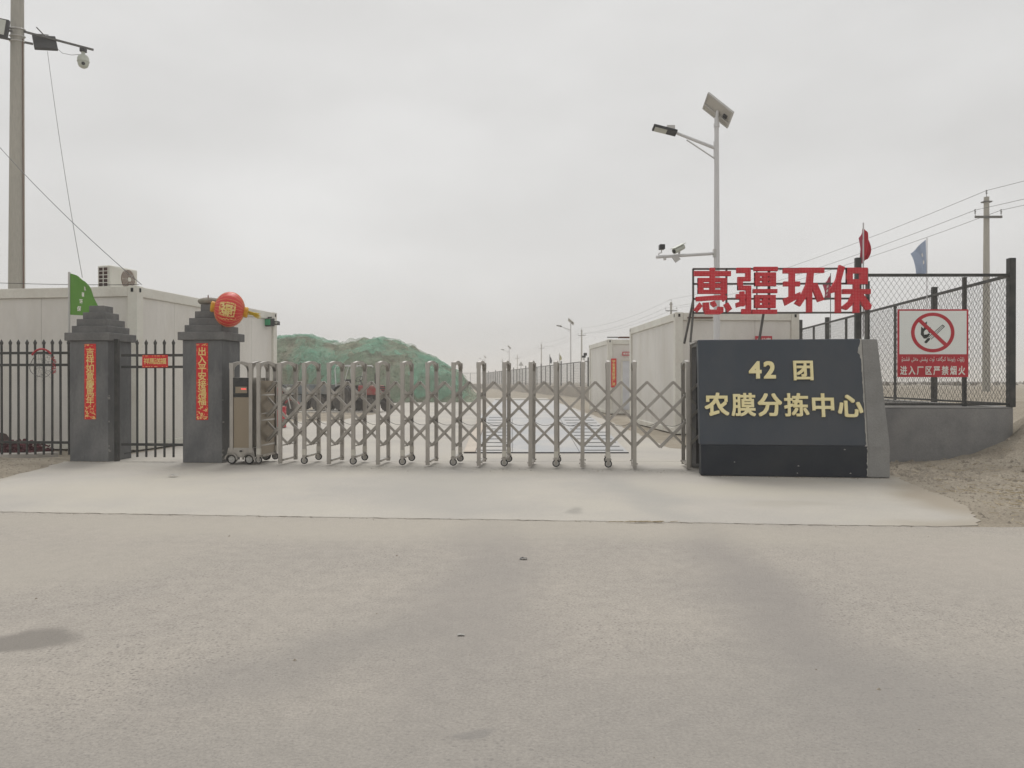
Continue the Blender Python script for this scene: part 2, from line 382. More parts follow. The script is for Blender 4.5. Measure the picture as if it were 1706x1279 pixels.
road_edge = [(-60, 12.6), (-9.6, 8.25), (-7, 8.0), (-5.11, 7.74), (-2, 7.46), (1, 7.2), (3, 7.02), (4.4, 6.92), (5.6, 7.0), (7.5, 6.9), (14, 6.1), (60, 1.4)]
mb = MB(); pts = [(-60, -20), (60, -20)]+road_edge[::-1]
mb.raw([(x, y, 0) for x, y in pts], [tuple(range(len(pts)))]); setting(mb.build('road', 'asphalt'))

def jag(poly, amp, step, seed, closed=True):
    r = random.Random(seed); out = []
    for (a, b) in zip(poly, poly[1:]+poly[:1]):
        L = math.dist(a, b); k = max(1, int(L/step))
        for i in range(k):
            t = i/k; out.append((a[0]+(b[0]-a[0])*t+(r.uniform(-amp, amp) if i else 0), a[1]+(b[1]-a[1])*t+(r.uniform(-amp, amp) if i else 0)))
    return out
front = [(-9.6, 8.2), (-7, 7.98), (-5.11, 7.73), (-2, 7.45), (1, 7.19), (3, 7.01), (3.9, 6.955)]
right = [(4.22, 7.02), (4.4, 7.3), (4.52, 7.6), (4.76, 8.15), (4.92, 8.8), (4.98, 9.3), (5.12, 10.04), (5.3, 10.7), (5.3, 12.35)]
slab = jag(front, .018, .12, 3)[:-1]+jag(right, .06, .14, 4)[:-30]
slab = [p for p in slab]
def line_jag(pts, amp, step, seed):
    r = random.Random(seed); out = []
    for a, b in zip(pts, pts[1:]):
        k = max(1, int(math.dist(a, b)/step))
        for i in range(k): t = i/k; out.append((a[0]+(b[0]-a[0])*t+r.uniform(-amp, amp), a[1]+(b[1]-a[1])*t+r.uniform(-amp, amp)))
    out.append(pts[-1]); return out
slab = line_jag(front, .014, .1, 3)+line_jag(right, .028, .06, 4)
mb = MB(); left = [(-6.2, 12.62), (-7.3, 12.62), (-7.0, 11.4), (-6.85, 10.3), (-7.6, 9.6), (-9.6, 8.9)]
ap = slab+[(5.3, 12.62)]+left[:2]+line_jag(left[1:], .03, .2, 5)[1:]
mb.prism(ap, Matrix.Translation((0, 0, -.06)), .0645); setting(mb.build('driveway', 'concrete'))
yard = [(-6.9, 12.65), (3.6, 12.65)]+line_jag([(3.6, 14.6), (3.1, 15.2), (3.2, 24), (3.1, 38), (2.7, 62)], .05, .5, 6)+line_jag([(-3.5, 62), (-9, 40), (-9.5, 33.5), (-5.5, 33), (-5.8, 25.5), (-11, 25), (-11, 22.5), (-6.4, 22)], .08, .6, 8)
mb = MB(); mb.prism(yard, Matrix.Translation((0, 0, -.06)), .063); setting(mb.build('yard_pavement', 'concrete'))

mb = MB(); r = random.Random(51); cp = line_jag(front, .02, .06, 52)
for (x0, y0), (x1, y1) in zip(cp, cp[1:]):
    if r.random() < .35: continue
    w0 = r.uniform(.003, .011); mb.raw([(x0, y0-w0-.012, .006), (x1, y1-w0*.6-.012, .006), (x1, y1+w0*.4-.012, .006), (x0, y0+w0-.012, .006)], [(0, 1, 2, 3)])
setting(mb.build('slab_joint', 'gravel'))

# ------------------------------------------------------------------ container cabins
def cabin(label, loc, rot, W, L, Ht, npx, npy, doors=()):
    """origin at the near left bottom corner; x to the right, y away"""
    t = thing('container_cabin', label, 'cabin', loc, rot, 'white container cabins')
    b, p = .19, .20; z0 = .1
    for x in (p/2, W-p/2):
        for y in (p/2, L-p/2):
            o = MB().box((x, y, Ht/2), (p, p, Ht)).build('corner_post', 'cream_beam', t, bevel=.012)
            MB().box((x, y-p/2-.001, Ht-.08), (.05, .012, .075)).build('casting_hole', 'black_void', o)
            MB().box((x+(-p/2-.001 if x < W/2 else p/2+.001), y, Ht-.08), (.012, .05, .075)).build('casting_hole', 'black_void', o)
    for y in (.08, L-.08):
        MB().box((W/2, y, Ht-b/2-.012), (W-2*p-.004, .15, b)).build('top_beam', 'cream_beam', t, bevel=.01)
        MB().box((W/2, y, .07), (W-2*p-.004, .14, .14)).build('base_beam', 'cream_beam', t, bevel=.01)
    for x in (.08, W-.08):
        MB().box((x, L/2, Ht-b/2-.012), (.15, L-2*p-.004, b)).build('top_beam', 'cream_beam', t, bevel=.01)
        MB().box((x, L/2, .07), (.14, L-2*p-.004, .14)).build('base_beam', 'cream_beam', t, bevel=.01)
    MB().box((W/2, L/2, Ht-.06), (W-.32, L-.32, .07)).build('roof', 'roof_white', t)
    zc, hh = (.14+Ht-b-.012)/2, Ht-b-.012-.14-.004
    def panels(n, horizontal, off):
        span = (W if horizontal else L)-2*p-.004
        for i in range(n):
            c = p+.002+span*(i+.5)/n
            if any(d[0] == horizontal and d[1] == i and off < .3 for d in doors if horizontal): pass
            s = span/n-.006
            if horizontal: MB().box((c, off, zc), (s, .05, hh)).build('wall_panel', 'panel_white', t, bevel=.004)
            else: MB().box((off, c, zc), (.05, s, hh)).build('wall_panel', 'panel_white', t, bevel=.004)
    panels(npx, True, .075); panels(npx, True, L-.075); panels(npy, False, .075); panels(npy, False, W-.075)
    for (x0, x1, z1) in doors:
        d = MB().box(((x0+x1)/2, .04, .16+(z1-.16)/2), (x1-x0, .05, z1-.16)).build('door', 'door_white', t, bevel=.005)
        f = MB(); f.box((x0-.03, .035, z1/2+.08+.031), (.06, .07, z1-.14+.062)); f.box((x1+.03, .035, z1/2+.08+.031), (.06, .07, z1-.14+.062)); f.box(((x0+x1)/2, .035, z1+.035), (x1-x0+.002, .072, .058))
        f.build('frame', 'cream_beam', d); MB().box((x1-.09, .0, 1.1), (.03, .06, .14)).build('handle', 'black_metal', d)
    return t
aL = R(-8.7)
cl = cabin('long white container cabin behind the two grey pillars', Vector((-7.12, 14.7, 0))-rotz(aL) @ Vector((6, 0, 0)), aL, 6.0, 5.9, 3.13, 6, 5)
cr = cabin('white container cabin behind the dark sign wall', (4.07, 19.3, 0), R(-2.6)*-1, 3.15, 5.8, 3.04, 3, 5, ((1.5, 2.4, 2.1),))
cf = cabin('farthest white container cabin with a red couplet beside its door', (3.9, 31.6, 0), R(3), 3.0, 5.0, 3.04, 2, 4, ((.62, 1.55, 2.15),))

def couplet(name, label, cat, M, wd, ht, chars, size, horizontal=False, bold=.018, ornament=True, seed=1, group=None):
    """red paper strip with gold characters; M: frame with x right, y up, z out of the wall, origin at the middle of the strip"""
    loc = M.translation.copy()
    t = thing(name, label, cat, loc, 0, group)
    Mi = M.copy(); Mi.translation = (0, 0, 0)
    # paper with slightly uneven edge
    pts = [(-wd/2, -ht/2), (wd/2, -ht/2+.004), (wd/2-.002, ht/2), (-wd/2+.002, ht/2-.003)]
    MB().prism(pts, Mi, .002).build('paper', 'red_paper', t)
    tx = MB(); n = len(chars); r = random.Random(seed)
    for i, ch in enumerate(chars):
        if horizontal: off = Vector(((i-(n-1)/2)*wd*.215, 0, .003))
        else: off = Vector((0, ht/2-.075-(i+.45)*(ht*(.80 if ornament else .93)-.06)/n, .003))
        put_text(tx, ch, Mi @ Matrix.Translation(off), size, bold)
    tx.build('lettering', 'gold_print', t, kind='stuff')
    de = MB()
    def petal(x, y, a, b, ang):
        q = Mi @ Matrix.Translation((x, y, .0026+r.random()*.0004)) @ Matrix.Rotation(ang, 4, 'Z')
        de.raw([q @ Vector((a*math.cos(u*.785), b*math.sin(u*.785), 0)) for u in range(8)], [tuple(range(8))])
    if ornament:
        for i in range(46): petal(r.uniform(-.42, .42)*wd, -ht/2+.02+r.random()**1.4*.2, r.uniform(.006, .028), r.uniform(.003, .008), r.uniform(0, 3))
        for i in range(10): petal(r.uniform(-.45, .45)*wd, ht/2-.012-r.random()*.03, r.uniform(.01, .02), .004, r.uniform(-.4, .4))
        for i in range(26): petal(r.choice((-1, 1))*wd*.43, r.uniform(-.45, .45)*ht, .007, .003, r.uniform(0, 3))
    else:
        for i in range(30): petal(r.uniform(-.48, .48)*wd, r.choice((-1, 1))*ht*.42, r.uniform(.006, .014), .004, r.uniform(-.4, .4))
    de.build('ornament', 'gold_print', t, kind='stuff')
    return t
def face(loc, rot): return Matrix.Translation(loc) @ rotz(rot) @ Matrix.Rotation(R(90), 4, 'X')

# things on the cabins
couplet('door_couplet', 'red couplet strip beside the door of the farthest cabin', 'couplet', face(P(1022.5, 621, 31.58), R(3)), .22, 1.18, '平安富贵财源广进', .13, bold=.03, ornament=False, seed=4)
t = thing('door_sign', 'small red plate over the door of the farthest cabin', 'sign', P(1044, 589, 31.55))
MB().box((0, 0, 0), (.36, .02, .16)).build('plate', 'red_sign', t); tx = MB(); put_text(tx, '值班室', face((0, -.012, 0), 0), .1, .02); tx.build('lettering', 'white_print', t, kind='stuff')
t = thing('door_sign', 'red plate on the cabin wall just above the top edge of the sign wall', 'sign', P(1272, 568, 19.25))
MB().box((0, 0, 0), (.42, .02, .25)).build('plate', 'red_sign', t); tx = MB(); put_text(tx, '办公室', face((0, -.012, 0.02), 0), .12, .02); tx.build('lettering', 'white_print', t, kind='stuff')
t = thing('roof_board', 'dark flat board lying on the front roof edge of the nearer right cabin', 'board', P(1166, 527, 19.3)+Vector((0, .1, -.03)), R(3))
MB().box((0, 0, 0), (.62, .3, .03)).build('plank', 'rust', t); MB().box((.5, .2, -.01), (.5, .03, .03)).build('batten', 'black_metal', t)
t = thing('roof_board', 'dark flat board on the roof of the farthest cabin', 'board', P(1045, 562, 31.8))
MB().box((0, 0, 0), (.7, .4, .05)).build('plank', 'rust', t); MB().box((-.35, .2, .02), (.9, .04, .04)).build('batten', 'black_metal', t)
# air conditioner on the left cabin's roof
t = thing('air_conditioner', 'beige outdoor air conditioner unit on the left cabin roof', 'air conditioner', (-7.84, 15.42, 3.07), R(76))
ac = MB(); Wd, Dp, Hg = .74, .3, .45
ac.box((0, 0, .05+Hg/2), (Wd, Dp, Hg)); ac.build('casing', 'cream_beam', t, bevel=.03)
for x in (-.28, .28): MB().box((x, 0, .025), (.06, .3, .05)).build('foot', 'black_metal', t)
g = MB()
for k in range(24): pass
fan = MB().lathe([(.0, 0), (.19, 0), (.205, -.02), (.0, -.02)], Matrix.Translation((.1, -Dp/2-.004, .05+Hg/2)) @ Matrix.Rotation(R(90), 4, 'X'), 28).build('fan_opening', 'rust', t)
g = MB()
for r_ in (.05, .085, .12, .155, .19):
    g.tube([(.1+r_*math.cos(a*.2618), -Dp/2-.03, .05+Hg/2+r_*math.sin(a*.2618)) for a in range(24)], .004, 4, True)
for a in range(8): g.cyl((.1, -Dp/2-.03, .05+Hg/2), (.1+.2*math.cos(a*.785), -Dp/2-.026, .05+Hg/2+.2*math.sin(a*.785)), .003, n=4)
g.box((.1, -Dp/2-.03, .05+Hg/2), (.07, .012, .07)); g.build('fan_guard', 'cream_beam', t)
MB().box((-Wd/2-.003, .01, .05+Hg/2), (.01, .22, Hg-.06)).build('coil', 'heap_dark', t)
g = MB()
for k in range(6): g.box((-Wd/2-.012, .01, .085+k*.075), (.012, .24, .012))
for k in range(3): g.box((-Wd/2-.013, -.10+k*.11, .05+Hg/2), (.012, .012, Hg-.04))
g.build('coil_guard', 'cream_beam', t)
# green lit box and little camera at the far right corner of the left cabin
c0 = P(447, 537, 20.0)
t = thing('light_box', 'small green light box hung at the far right corner of the left cabin', 'sign', c0, R(-30))
MB().box((0, 0, 0), (.32, .14, .2)).build('housing', 'black_metal', t, bevel=.01); MB().box((0.02, -.075, 0), (.26, .012, .15)).build('panel', 'green_lamp', t)
MB().bar((-.35, .02, .13), (.1, .02, .13), .03).build('bracket', 'black_metal', t)
t = thing('security_camera', 'small black camera on the far corner post of the left cabin', 'camera', P(461, 538, 20.3))
MB().box((0, 0, 0), (.12, .2, .1)).build('body', 'black_metal', t, bevel=.01); MB().bar((-.12, .05, 0), (-.02, .05, 0), .03).build('bracket', 'black_metal', t)
MB().cyl((.02, -.1, 0), (.02, -.115, 0), .035).build('lens', 'lamp_glass', t)

# ------------------------------------------------------------------ gate pillars
def pillar(label, corner, rot, seed):
    t = thing('gate_pillar', label, 'pillar', corner, rot, 'grey stepped gate pillars')
    s = .66
    MB().box((s/2, s/2, .985), (s, s, 1.97)).build('shaft', 'grey_paint', t, bevel=.012)
    z = 1.97
    for i, (hw, h) in enumerate(((.385, .13), (.31, .115), (.26, .115), (.195, .115), (.13, .115))):
        MB().box((s/2, s/2, z+h/2+.0005), (hw*2, hw*2, h-.001)).build('cap_slab' if i == 0 else 'cap_step', 'grey_cap', t, bevel=.008)
        z += h
    # flaked paint on the near right edge
    r = random.Random(seed); fl = MB()
    for k in range(7):
        zz = r.choice((.15, .2, .1, .62, 1.05)); fl.box((s+.0015, r.uniform(.015, .05), zz+r.uniform(-.06, .06)), (.003, r.uniform(.02, .06), r.uniform(.006, .04)))
    fl.build('flaked_paint', 'chip', t, kind='stuff')
    return t
aP = R(-5)
pR = pillar('grey stepped pillar with the red lantern on it beside the sliding gate', (-5.285, 12.42, 0), aP, 2)
pL = pillar('grey stepped pillar with the green flag behind it', (-7.21, 12.62, 0), aP, 5)
def on_pillar(px, py, corner):
    # point on the front face of a pillar
    c = Vector(corner); nrm = rotz(aP) @ Vector((0, -1, 0)); d = Vector(((px-CX)/F, 1, -(py-HY)/F)); o = Vector((0, 0, H))
    return o+d*((c-o).dot(nrm)/d.dot(nrm))+nrm*.003
couplet('door_couplet', 'red couplet with seven gold characters on the left pillar', 'couplet', face(on_pillar(150.5, 635.5, (-7.21, 12.62, 0)), aP), .2, 1.23, '吉祥如意慶馬年', .146, seed=1, group='couplets on the gate pillars')
couplet('door_couplet', 'red couplet with seven gold characters on the right pillar', 'couplet', face(on_pillar(337, 635.5, (-5.285, 12.42, 0)), aP), .2, 1.23, '出入平安接鴻福', .146, seed=2, group='couplets on the gate pillars')

# lantern lying on the right pillar
lc = P(382.5, 515.5, 12.45)
t = thing('red_lantern', 'round red paper lantern lying on its side on the right pillar', 'lantern', lc)
ax = Vector((.92, .27, -.15)).normalized(); q = ax.to_track_quat('Z', 'Y').to_matrix().to_4x4()
def ell_pt(th, ph, k=1.0):
    # th: angle from the axis, ph: round it
    return q @ Vector((.285*k*math.sin(th)*math.cos(ph), .285*k*math.sin(th)*math.sin(ph), .235*k*math.cos(th)))
mb = MB(); nr = 24
prof = []
for i in range(13):
    th = R(12)+(math.pi-R(24))*i/12
    for k in range(nr*2):
        ph = math.pi*k/nr; prof.append(ell_pt(th, ph, 1.0-(.012 if k % 2 else 0)))
mb.raw(prof, [(i*48+k, i*48+(k+1) % 48, (i+1)*48+(k+1) % 48, (i+1)*48+k) for i in range(12) for k in range(48)])
mb.build('body', 'red_lantern', t, smooth=60)
for k in range(nr):
    MB().tube([ell_pt(R(12)+(math.pi-R(24))*i/12, math.pi*2*k/nr, 1.004) for i in range(13)], .0016, 4).build('rib', 'gold_print', t)
for s in (-1, 1):
    MB().lathe([(.07, 0), (.085, .03), (.09, .07), (.075, .085), (.0, .087)], q @ Matrix.Translation((0, 0, s*.20)) @ (Matrix.Identity(4) if s > 0 else Matrix.Rotation(math.pi, 4, 'X')), 14).build('end_cap', 'yellow_trim', t, smooth=40)
mb = MB(); r = random.Random(3); a0 = q @ Vector((0, 0, .28))
for i in range(40):
    d = Vector((.2, .04, -.07))+Vector((r.uniform(-.05, .06), r.uniform(-.05, .05), r.uniform(-.05, .06)))
    mb.tube([a0+Vector((r.uniform(-.01, .01), r.uniform(-.03, .03), r.uniform(-.03, .03))), a0+d*.45+Vector((0, 0, .012)), a0+d*.8], .0035, 3)
mb.build('tassel', 'tassel', t, kind='stuff')
# gold print on the side that faces the road, wrapped round the body
to_cam = (Vector((0, 0, H))-lc).normalized(); e3 = (to_cam-ax*to_cam.dot(ax)).normalized(); e1 = ax; e2 = e3.cross(e1)
if e2.z < 0: e2 = -e2
def on_lantern(p):
    d = (e3+e1*p.x/.24+e2*p.y/.28).normalized(); loc = q.to_3x3().transposed() @ d
    k = 1/math.sqrt((loc.x/.285)**2+(loc.y/.285)**2+(loc.z/.235)**2)
    return d*(k+.006+p.z)
mb = MB()
for ix in range(-4, 5):
    for iy in range(-4, 5):
        if r.random() < .5 or abs(ix) == 4 or abs(iy) == 4:
            x, y, s = ix*.027-.02, iy*.027, r.uniform(.008, .0145)
            mb.raw([on_lantern(Vector(v)) for v in ((x-s, y-s, 0), (x+s, y-s*.8, 0), (x+s*.9, y+s, 0), (x-s, y+s, 0))], [(0, 1, 2, 3)])
put_text(mb, '福', None, .17, .02, fn=lambda p: on_lantern(p+Vector((-.02, 0, .003))))
for ix in range(-6, 7):
    x = ix*.024; y = -.19+r.uniform(-.02, .03); s = r.uniform(.006, .012)
    mb.raw([on_lantern(Vector(v)) for v in ((x-s, y-s, 0), (x+s, y-s, 0), (x+s, y+s, 0), (x-s, y+s, 0))], [(0, 1, 2, 3)])
mb.build('print', 'gold_print', t, kind='stuff')
# flat stone and rebar stub
mb = MB(); c = P(347, 502, 12.75)
def st(u, v):
    th = math.pi*v; ph = 2*math.pi*u; n_ = 1+.18*noise.noise(Vector((math.cos(ph)*2, math.sin(ph)*2, v*3)))
    return Vector((.21*n_*math.sin(th)*math.cos(ph), .15*n_*math.sin(th)*math.sin(ph), .062*n_*math.cos(th)))
mb.grid(st, 18, 10); o = mb.build('flat_stone', 'stone', smooth=60); o.location = (c.x+.03, c.y, 2.56+.062); tag(o, 'flat grey stone lying on top of the right pillar', 'stone')
mb = MB().cyl((0, 0, 0), (0, 0, .16), .009, n=6); o = mb.build('rebar_stub', 'rust'); o.location = P(347, 507, 12.66).xy.to_3d()+Vector((0, 0, 2.56)); tag(o, 'short rusty rod standing up from the top of the right pillar', 'rod')

# ------------------------------------------------------------------ steel railings left, wicket between the pillars
def spear_bar(z0, z1, s=.026):
    m = MB(); m.box((0, 0, (z0+z1-.09)/2), (s, s, z1-.09-z0))
    h = s*.62; zb = z1-.0899
    m.raw([(-h, -h, zb), (h, -h, zb), (h, h, zb), (-h, h, zb), (-h*1.25, -h*1.25, zb+.03), (h*1.25, -h*1.25, zb+.03), (h*1.25, h*1.25, zb+.03), (-h*1.25, h*1.25, zb+.03), (0, 0, z1)],
          [(0, 1, 5, 4), (1, 2, 6, 5), (2, 3, 7, 6), (3, 0, 4, 7), (4, 5, 8), (5, 6, 8), (6, 7, 8), (7, 4, 8), (3, 2, 1, 0)])
    return m
t = thing('railing_fence', 'black steel railing with spear tips left of the pillars', 'fence', (-7.16, 12.93, 0), aP)
b0 = spear_bar(.08, 2.02).build('bar', 'fence_paint', t); n_b = 18
for i in range(n_b):
    o = b0 if i == 0 else rep(b0); o.location = (-.10-i*.15, 0, 0); o.rotation_euler = (rnd.uniform(-.004, .004), rnd.uniform(-.004, .004), 0)
for z in (1.785, 1.585, .285): MB().box((-1.36, .0, z), (2.72, .04, .042)).build('rail', 'fence_paint', t)
MB().box((-2.75, 0, 1.05), (.08, .08, 2.1)).build('post', 'fence_paint', t)
t = thing('wicket_gate', 'black steel wicket gate between the two grey pillars', 'gate', (-6.50, 12.72, 0), aP)
b0 = spear_bar(.07, 2.0).build('bar', 'fence_paint', t)
for i in range(5):
    o = b0 if i == 0 else rep(b0); o.location = (.36+i*.155, 0, 0)
for z in (1.735, 1.545, .275): MB().box((.62, .0, z), (1.05, .036, .042)).build('rail', 'fence_paint', t)
MB().box((.05, -.06, 1.0), (.06, .06, 2.0)).build('post', 'fence_paint', t); MB().bar((.12, 0.03, .12), (1.0, .03, .27), .016).build('brace', 'fence_paint', t)
couplet('door_banner', 'small red banner with four gold characters on the wicket gate', 'banner', face(P(258.5, 601.5, 12.60), aP), .44, .205, '祥馬送福', .105, horizontal=True, ornament=False, seed=6)
# red wire ring on the railing
c = P(71, 606, 12.82); t = thing('wire_ring', 'broken red wire ring hung on the black railing', 'ring', c); r = random.Random(5)
MB().tube([Vector((.19*math.cos(a), -.02, .03+.24*math.sin(a)*.9)) for a in [R(38+i*11) for i in range(11)]], .017, 6).build('padded_arc', 'red_cloth', t, smooth=60)
mb = MB()
mb.tube([Vector((.2*math.cos(a)+.02*math.sin(3*a), -.01, .2*math.sin(a)-.02)) for a in [R(i*15) for i in range(24)]], .005, 4, True)
for i in range(16):
    a, b = r.uniform(0, 6.3), r.uniform(0, 6.3)
    mb.tube([(.2*math.cos(a), 0, .2*math.sin(a)), (r.uniform(-.12, .12), -.03, r.uniform(-.15, .1)), (.22*math.cos(b)*1.1, .01, .24*math.sin(b)-.05)], .002, 3)
mb.build('wire_tangle', 'wire', t, kind='stuff')
mb = MB()
for i in range(14): mb.tube([(.2+r.uniform(-.03, .03), -.01, .12-i*.02), (.2+r.uniform(-.04, .04), -.03, .1-i*.02)], .008, 4)
mb.build('red_wrap', 'red_cloth', t, kind='stuff')

# planted bed, heap and rods behind the railing
mb = MB(); kp = [P(px, 764, 13.3).xy for px in (-40, 0, 30, 60, 80)]
mb.prism([(-10.2, 13.05), (-8.6, 13.05), (-8.12, 13.2), (-7.9, 13.5), (-8.1, 13.62), (-8.6, 13.35), (-10.2, 13.3)], Matrix.Translation((0, 0, -.05)), .13)
setting(mb.build('kerb', 'kerb_stone', bevel=.015))
mb = MB(); r = random.Random(11)
for i in range(1500):
    x = r.uniform(-10, -8.28); y = r.uniform(13.35, 14.0); hh = .16*(1-((x+9.2)/.92)**4) if abs(x+9.2) < .92 else 0
    c = Vector((x, y, r.uniform(.04, .1+max(0, hh)))); s = r.uniform(.02, .05); d = Vector((r.uniform(-1, 1), r.uniform(-1, 1), r.uniform(-.3, 1))).normalized(); e = d.orthogonal()
    mb.raw([c-d*s, c+e*s*.5, c+d*s, c-e*s*.5], [(0, 1, 2, 3)])
setting(mb.build('ground_cover', 'red_plant'), 'stuff')
hc = Vector((-9.42, 13.75, 0)); mb = MB()
def hp(u, v):
    th = v*math.pi/2; ph = 2*math.pi*u; k = 1+.25*noise.noise(Vector((2*math.cos(ph), 2*math.sin(ph), v*3)))
    return Vector((.46*k*math.cos(th)*math.cos(ph), .36*k*math.cos(th)*math.sin(ph), .02+.46*k*math.sin(th)**.8))
mb.grid(hp, 22, 10); o = mb.build('covered_heap', 'heap_dark', smooth=70); o.location = hc; tag(o, 'dark reddish covered heap behind the railing', 'heap')
t = thing('rod_stand', 'leaning dark rods with a cross bar standing at the covered heap', 'stand', hc)
for a, b in (((-.05, -.35, 1.15), (.28, -.42, .3)), ((-.05, -.35, 1.15), (-.3, -.4, .1)), ((-.05, -.35, 1.15), (.0, .1, .3))): MB().cyl(a, b, .018, n=6).build('leg', 'heap_dark', t)
MB().cyl((-.2, -.36, .73), (.5, -.46, .63), .014, n=6).build('cross_bar', 'black_metal', t)

# ------------------------------------------------------------------ telescopic gate
aG = math.atan2(-.5, 4.655); G0 = Vector((-3.22, 12.0, 0)); PT = .39; DV = .62
gate = thing('telescopic_gate', 'steel folding driveway gate pulled across the entrance', 'gate', G0, aG)
def arch(z0, wx=.055, dy=.044):
    """two square posts joined by a flat-topped arch"""
    m = MB(); zt = 1.575; n = 14; hw_ = wx*.40
    for y in (0, DV): m.box((0, y, (z0+zt)/2), (wx, dy, zt-z0))
    vs_ = []; y0, y1 = dy/2-.004, DV-dy/2+.004
    for i in range(n+1):
        v = y0+(y1-y0)*i/n; k = (v-DV/2)/((y1-y0)/2)
        zo = zt+.006+.036*math.cos(k*math.pi/2); zi = 1.45+.125*math.sqrt(max(0, 1-k*k))
        for x in (-hw_, hw_): vs_ += [(x, v, zi), (x, v, zo)]
    fs = []
    for i in range(n):
        a_, b_ = i*4, i*4+4
        fs += [(a_, a_+1, b_+1, b_), (a_+2, b_+2, b_+3, a_+3), (a_+1, a_+3, b_+3, b_+1), (a_, b_, b_+2, a_+2)]
    fs += [(0, 2, 3, 1), (4*n, 4*n+1, 4*n+3, 4*n+2)]
    m.raw(vs_, fs)
    for y in (0, DV): m.box((0, y, zt-.035), (wx+.008, dy+.008, .09))
    return m
def arch_bits(m, wheel):
    z = .13 if wheel else .07
    m.box((0, DV/2, z), (.05, DV-.06, .03))
    for y in (0, DV):
        for dx in (-1, 1): m.box((dx*.04, y+(.05 if y == 0 else -.05), z), (.018, .03, .02))
    for zz in (1.09, .693, .297): m.cyl((0, .03, zz), (0, DV-.03, zz), .011, n=6)
def wheel_mesh(r=.056, w_=.03):
    m = MB(); Mx = Matrix.Rotation(R(90), 4, 'X')
    m.lathe([(r*.72, -w_/2), (r*.95, -w_/2), (r, -w_*.3), (r, w_*.3), (r*.95, w_/2), (r*.72, w_/2), (r*.70, 0)], Mx, 18)
    m.cyl((0, -w_*.12, 0), (0, w_*.12, 0), r*.7, n=14); m.k = 1
    for k in range(5): a = 2*math.pi*k/5; m.box((r*.4*math.sin(a), -w_*.32, r*.4*math.cos(a)), (r*.15, w_*.35, r*.66), Matrix.Rotation(-a, 3, 'Y').transposed())
    m.cyl((0, -w_*.6, 0), (0, w_*.6, 0), r*.22, n=8)
    m.lathe([(r*.62, -w_*.5), (r*.72, -w_*.55), (r*.72, w_*.3), (r*.62, w_*.3)], Mx, 18)
    return m
wm = wheel_mesh(); W0 = None
AW = None; AN = None
xs = {-1: 0, 15: 0}
for i in range(-1, 16):
    if i == 14: continue
    wheel = i % 2 == 0
    src = AW if wheel else AN
    if src is None:
        m = arch(.12 if wheel else .02); arch_bits(m, wheel)
        src = m.build('arch_frame', 'steel', gate, smooth=30)
        if wheel:
            AW = src
            
            for y in (-.001, DV+.001): MB().box((0, y, .20), (.061, .048, .10)).build('sleeve', 'sleeve', src)
            for y, nm in ((0, 0), (DV, 1)):
                
                for dy_ in (-.021, .021): MB().box((0, y+dy_, .105), (.04, .008, .11)).build('fork', 'steel', src)
                W0 = wm.build('wheel', ['rubber', 'alu'], src, smooth=30); W0.location = (0, y, .071)
        else: AN = src
        o = src
    else:
        o = rep(src)
        for ch in list(src.children): c2 = rep(ch, parent=o)
    o.location = (i*PT+rnd.uniform(-.006, .006), 0, .012); o.rotation_euler = (0, rnd.uniform(-.006, .006), rnd.uniform(-.012, .012))
# compressed frame next to the drive head
o = rep(AW); o.location = (-.735, 0, .012)
for ch in list(AW.children): rep(ch, parent=o)
MB().box((-.735, DV/2, .72), (.02, DV-.08, 1.2)).build('filler_panel', 'steel_panel', gate)
# scissor bars
ZT, ZB = 1.287, .297
def clip(a, b, lo, hi):
    (u0, z0), (u1, z1) = a, b
    def at(u): t_ = (u-u0)/(u1-u0); return (u, z0+(z1-z0)*t_)
    if max(u0, u1) < lo+.05 or min(u0, u1) > hi-.05: return None
    aa = a if lo <= u0 <= hi else at(lo if u0 < lo else hi); bb = b if lo <= u1 <= hi else at(lo if u1 < lo else hi)
    return aa, bb
U0, U1 = -.735, 6.25
for i in range(-5, 20):
    mid = (i+.5)*PT
    for sgn, vv in ((1, (.31,)), (-1, (.262, .358))):
        c = clip((mid, ZT), (mid+sgn*2.5*PT, ZB), U0, U1)
        if not c: continue
        for v in vv:
            (ua, za), (ub, zb) = c
            if abs(ua-ub) < .1: continue
            MB().bar((ua, v, za+.012), (ub, v, zb+.012), .022, .037, up=(0, 0, 1)).build('scissor_bar', 'steel', gate)
    if U0 < mid < U1:
        m = MB(); m.cyl((mid, .235, ZT+.012), (mid, .385, ZT+.012), .014, n=6); m.build('pivot_pin', 'steel', gate)
for i in (-1.885,): 
    for zz in (1.09, .80, .693, .297): MB().cyl((-.735, .05, zz), (-.735+.01, DV-.05, zz), .012, n=6).build('pivot_pin', 'steel', gate)
m = MB()
for i in range(-1, 15):
    m.tube([((i+k/8)*PT, .53, .70-.085*(1-(k/4-1)**2)) for k in range(9)], .004, 4)
m.build('power_cable', 'black_metal', gate, smooth=60)
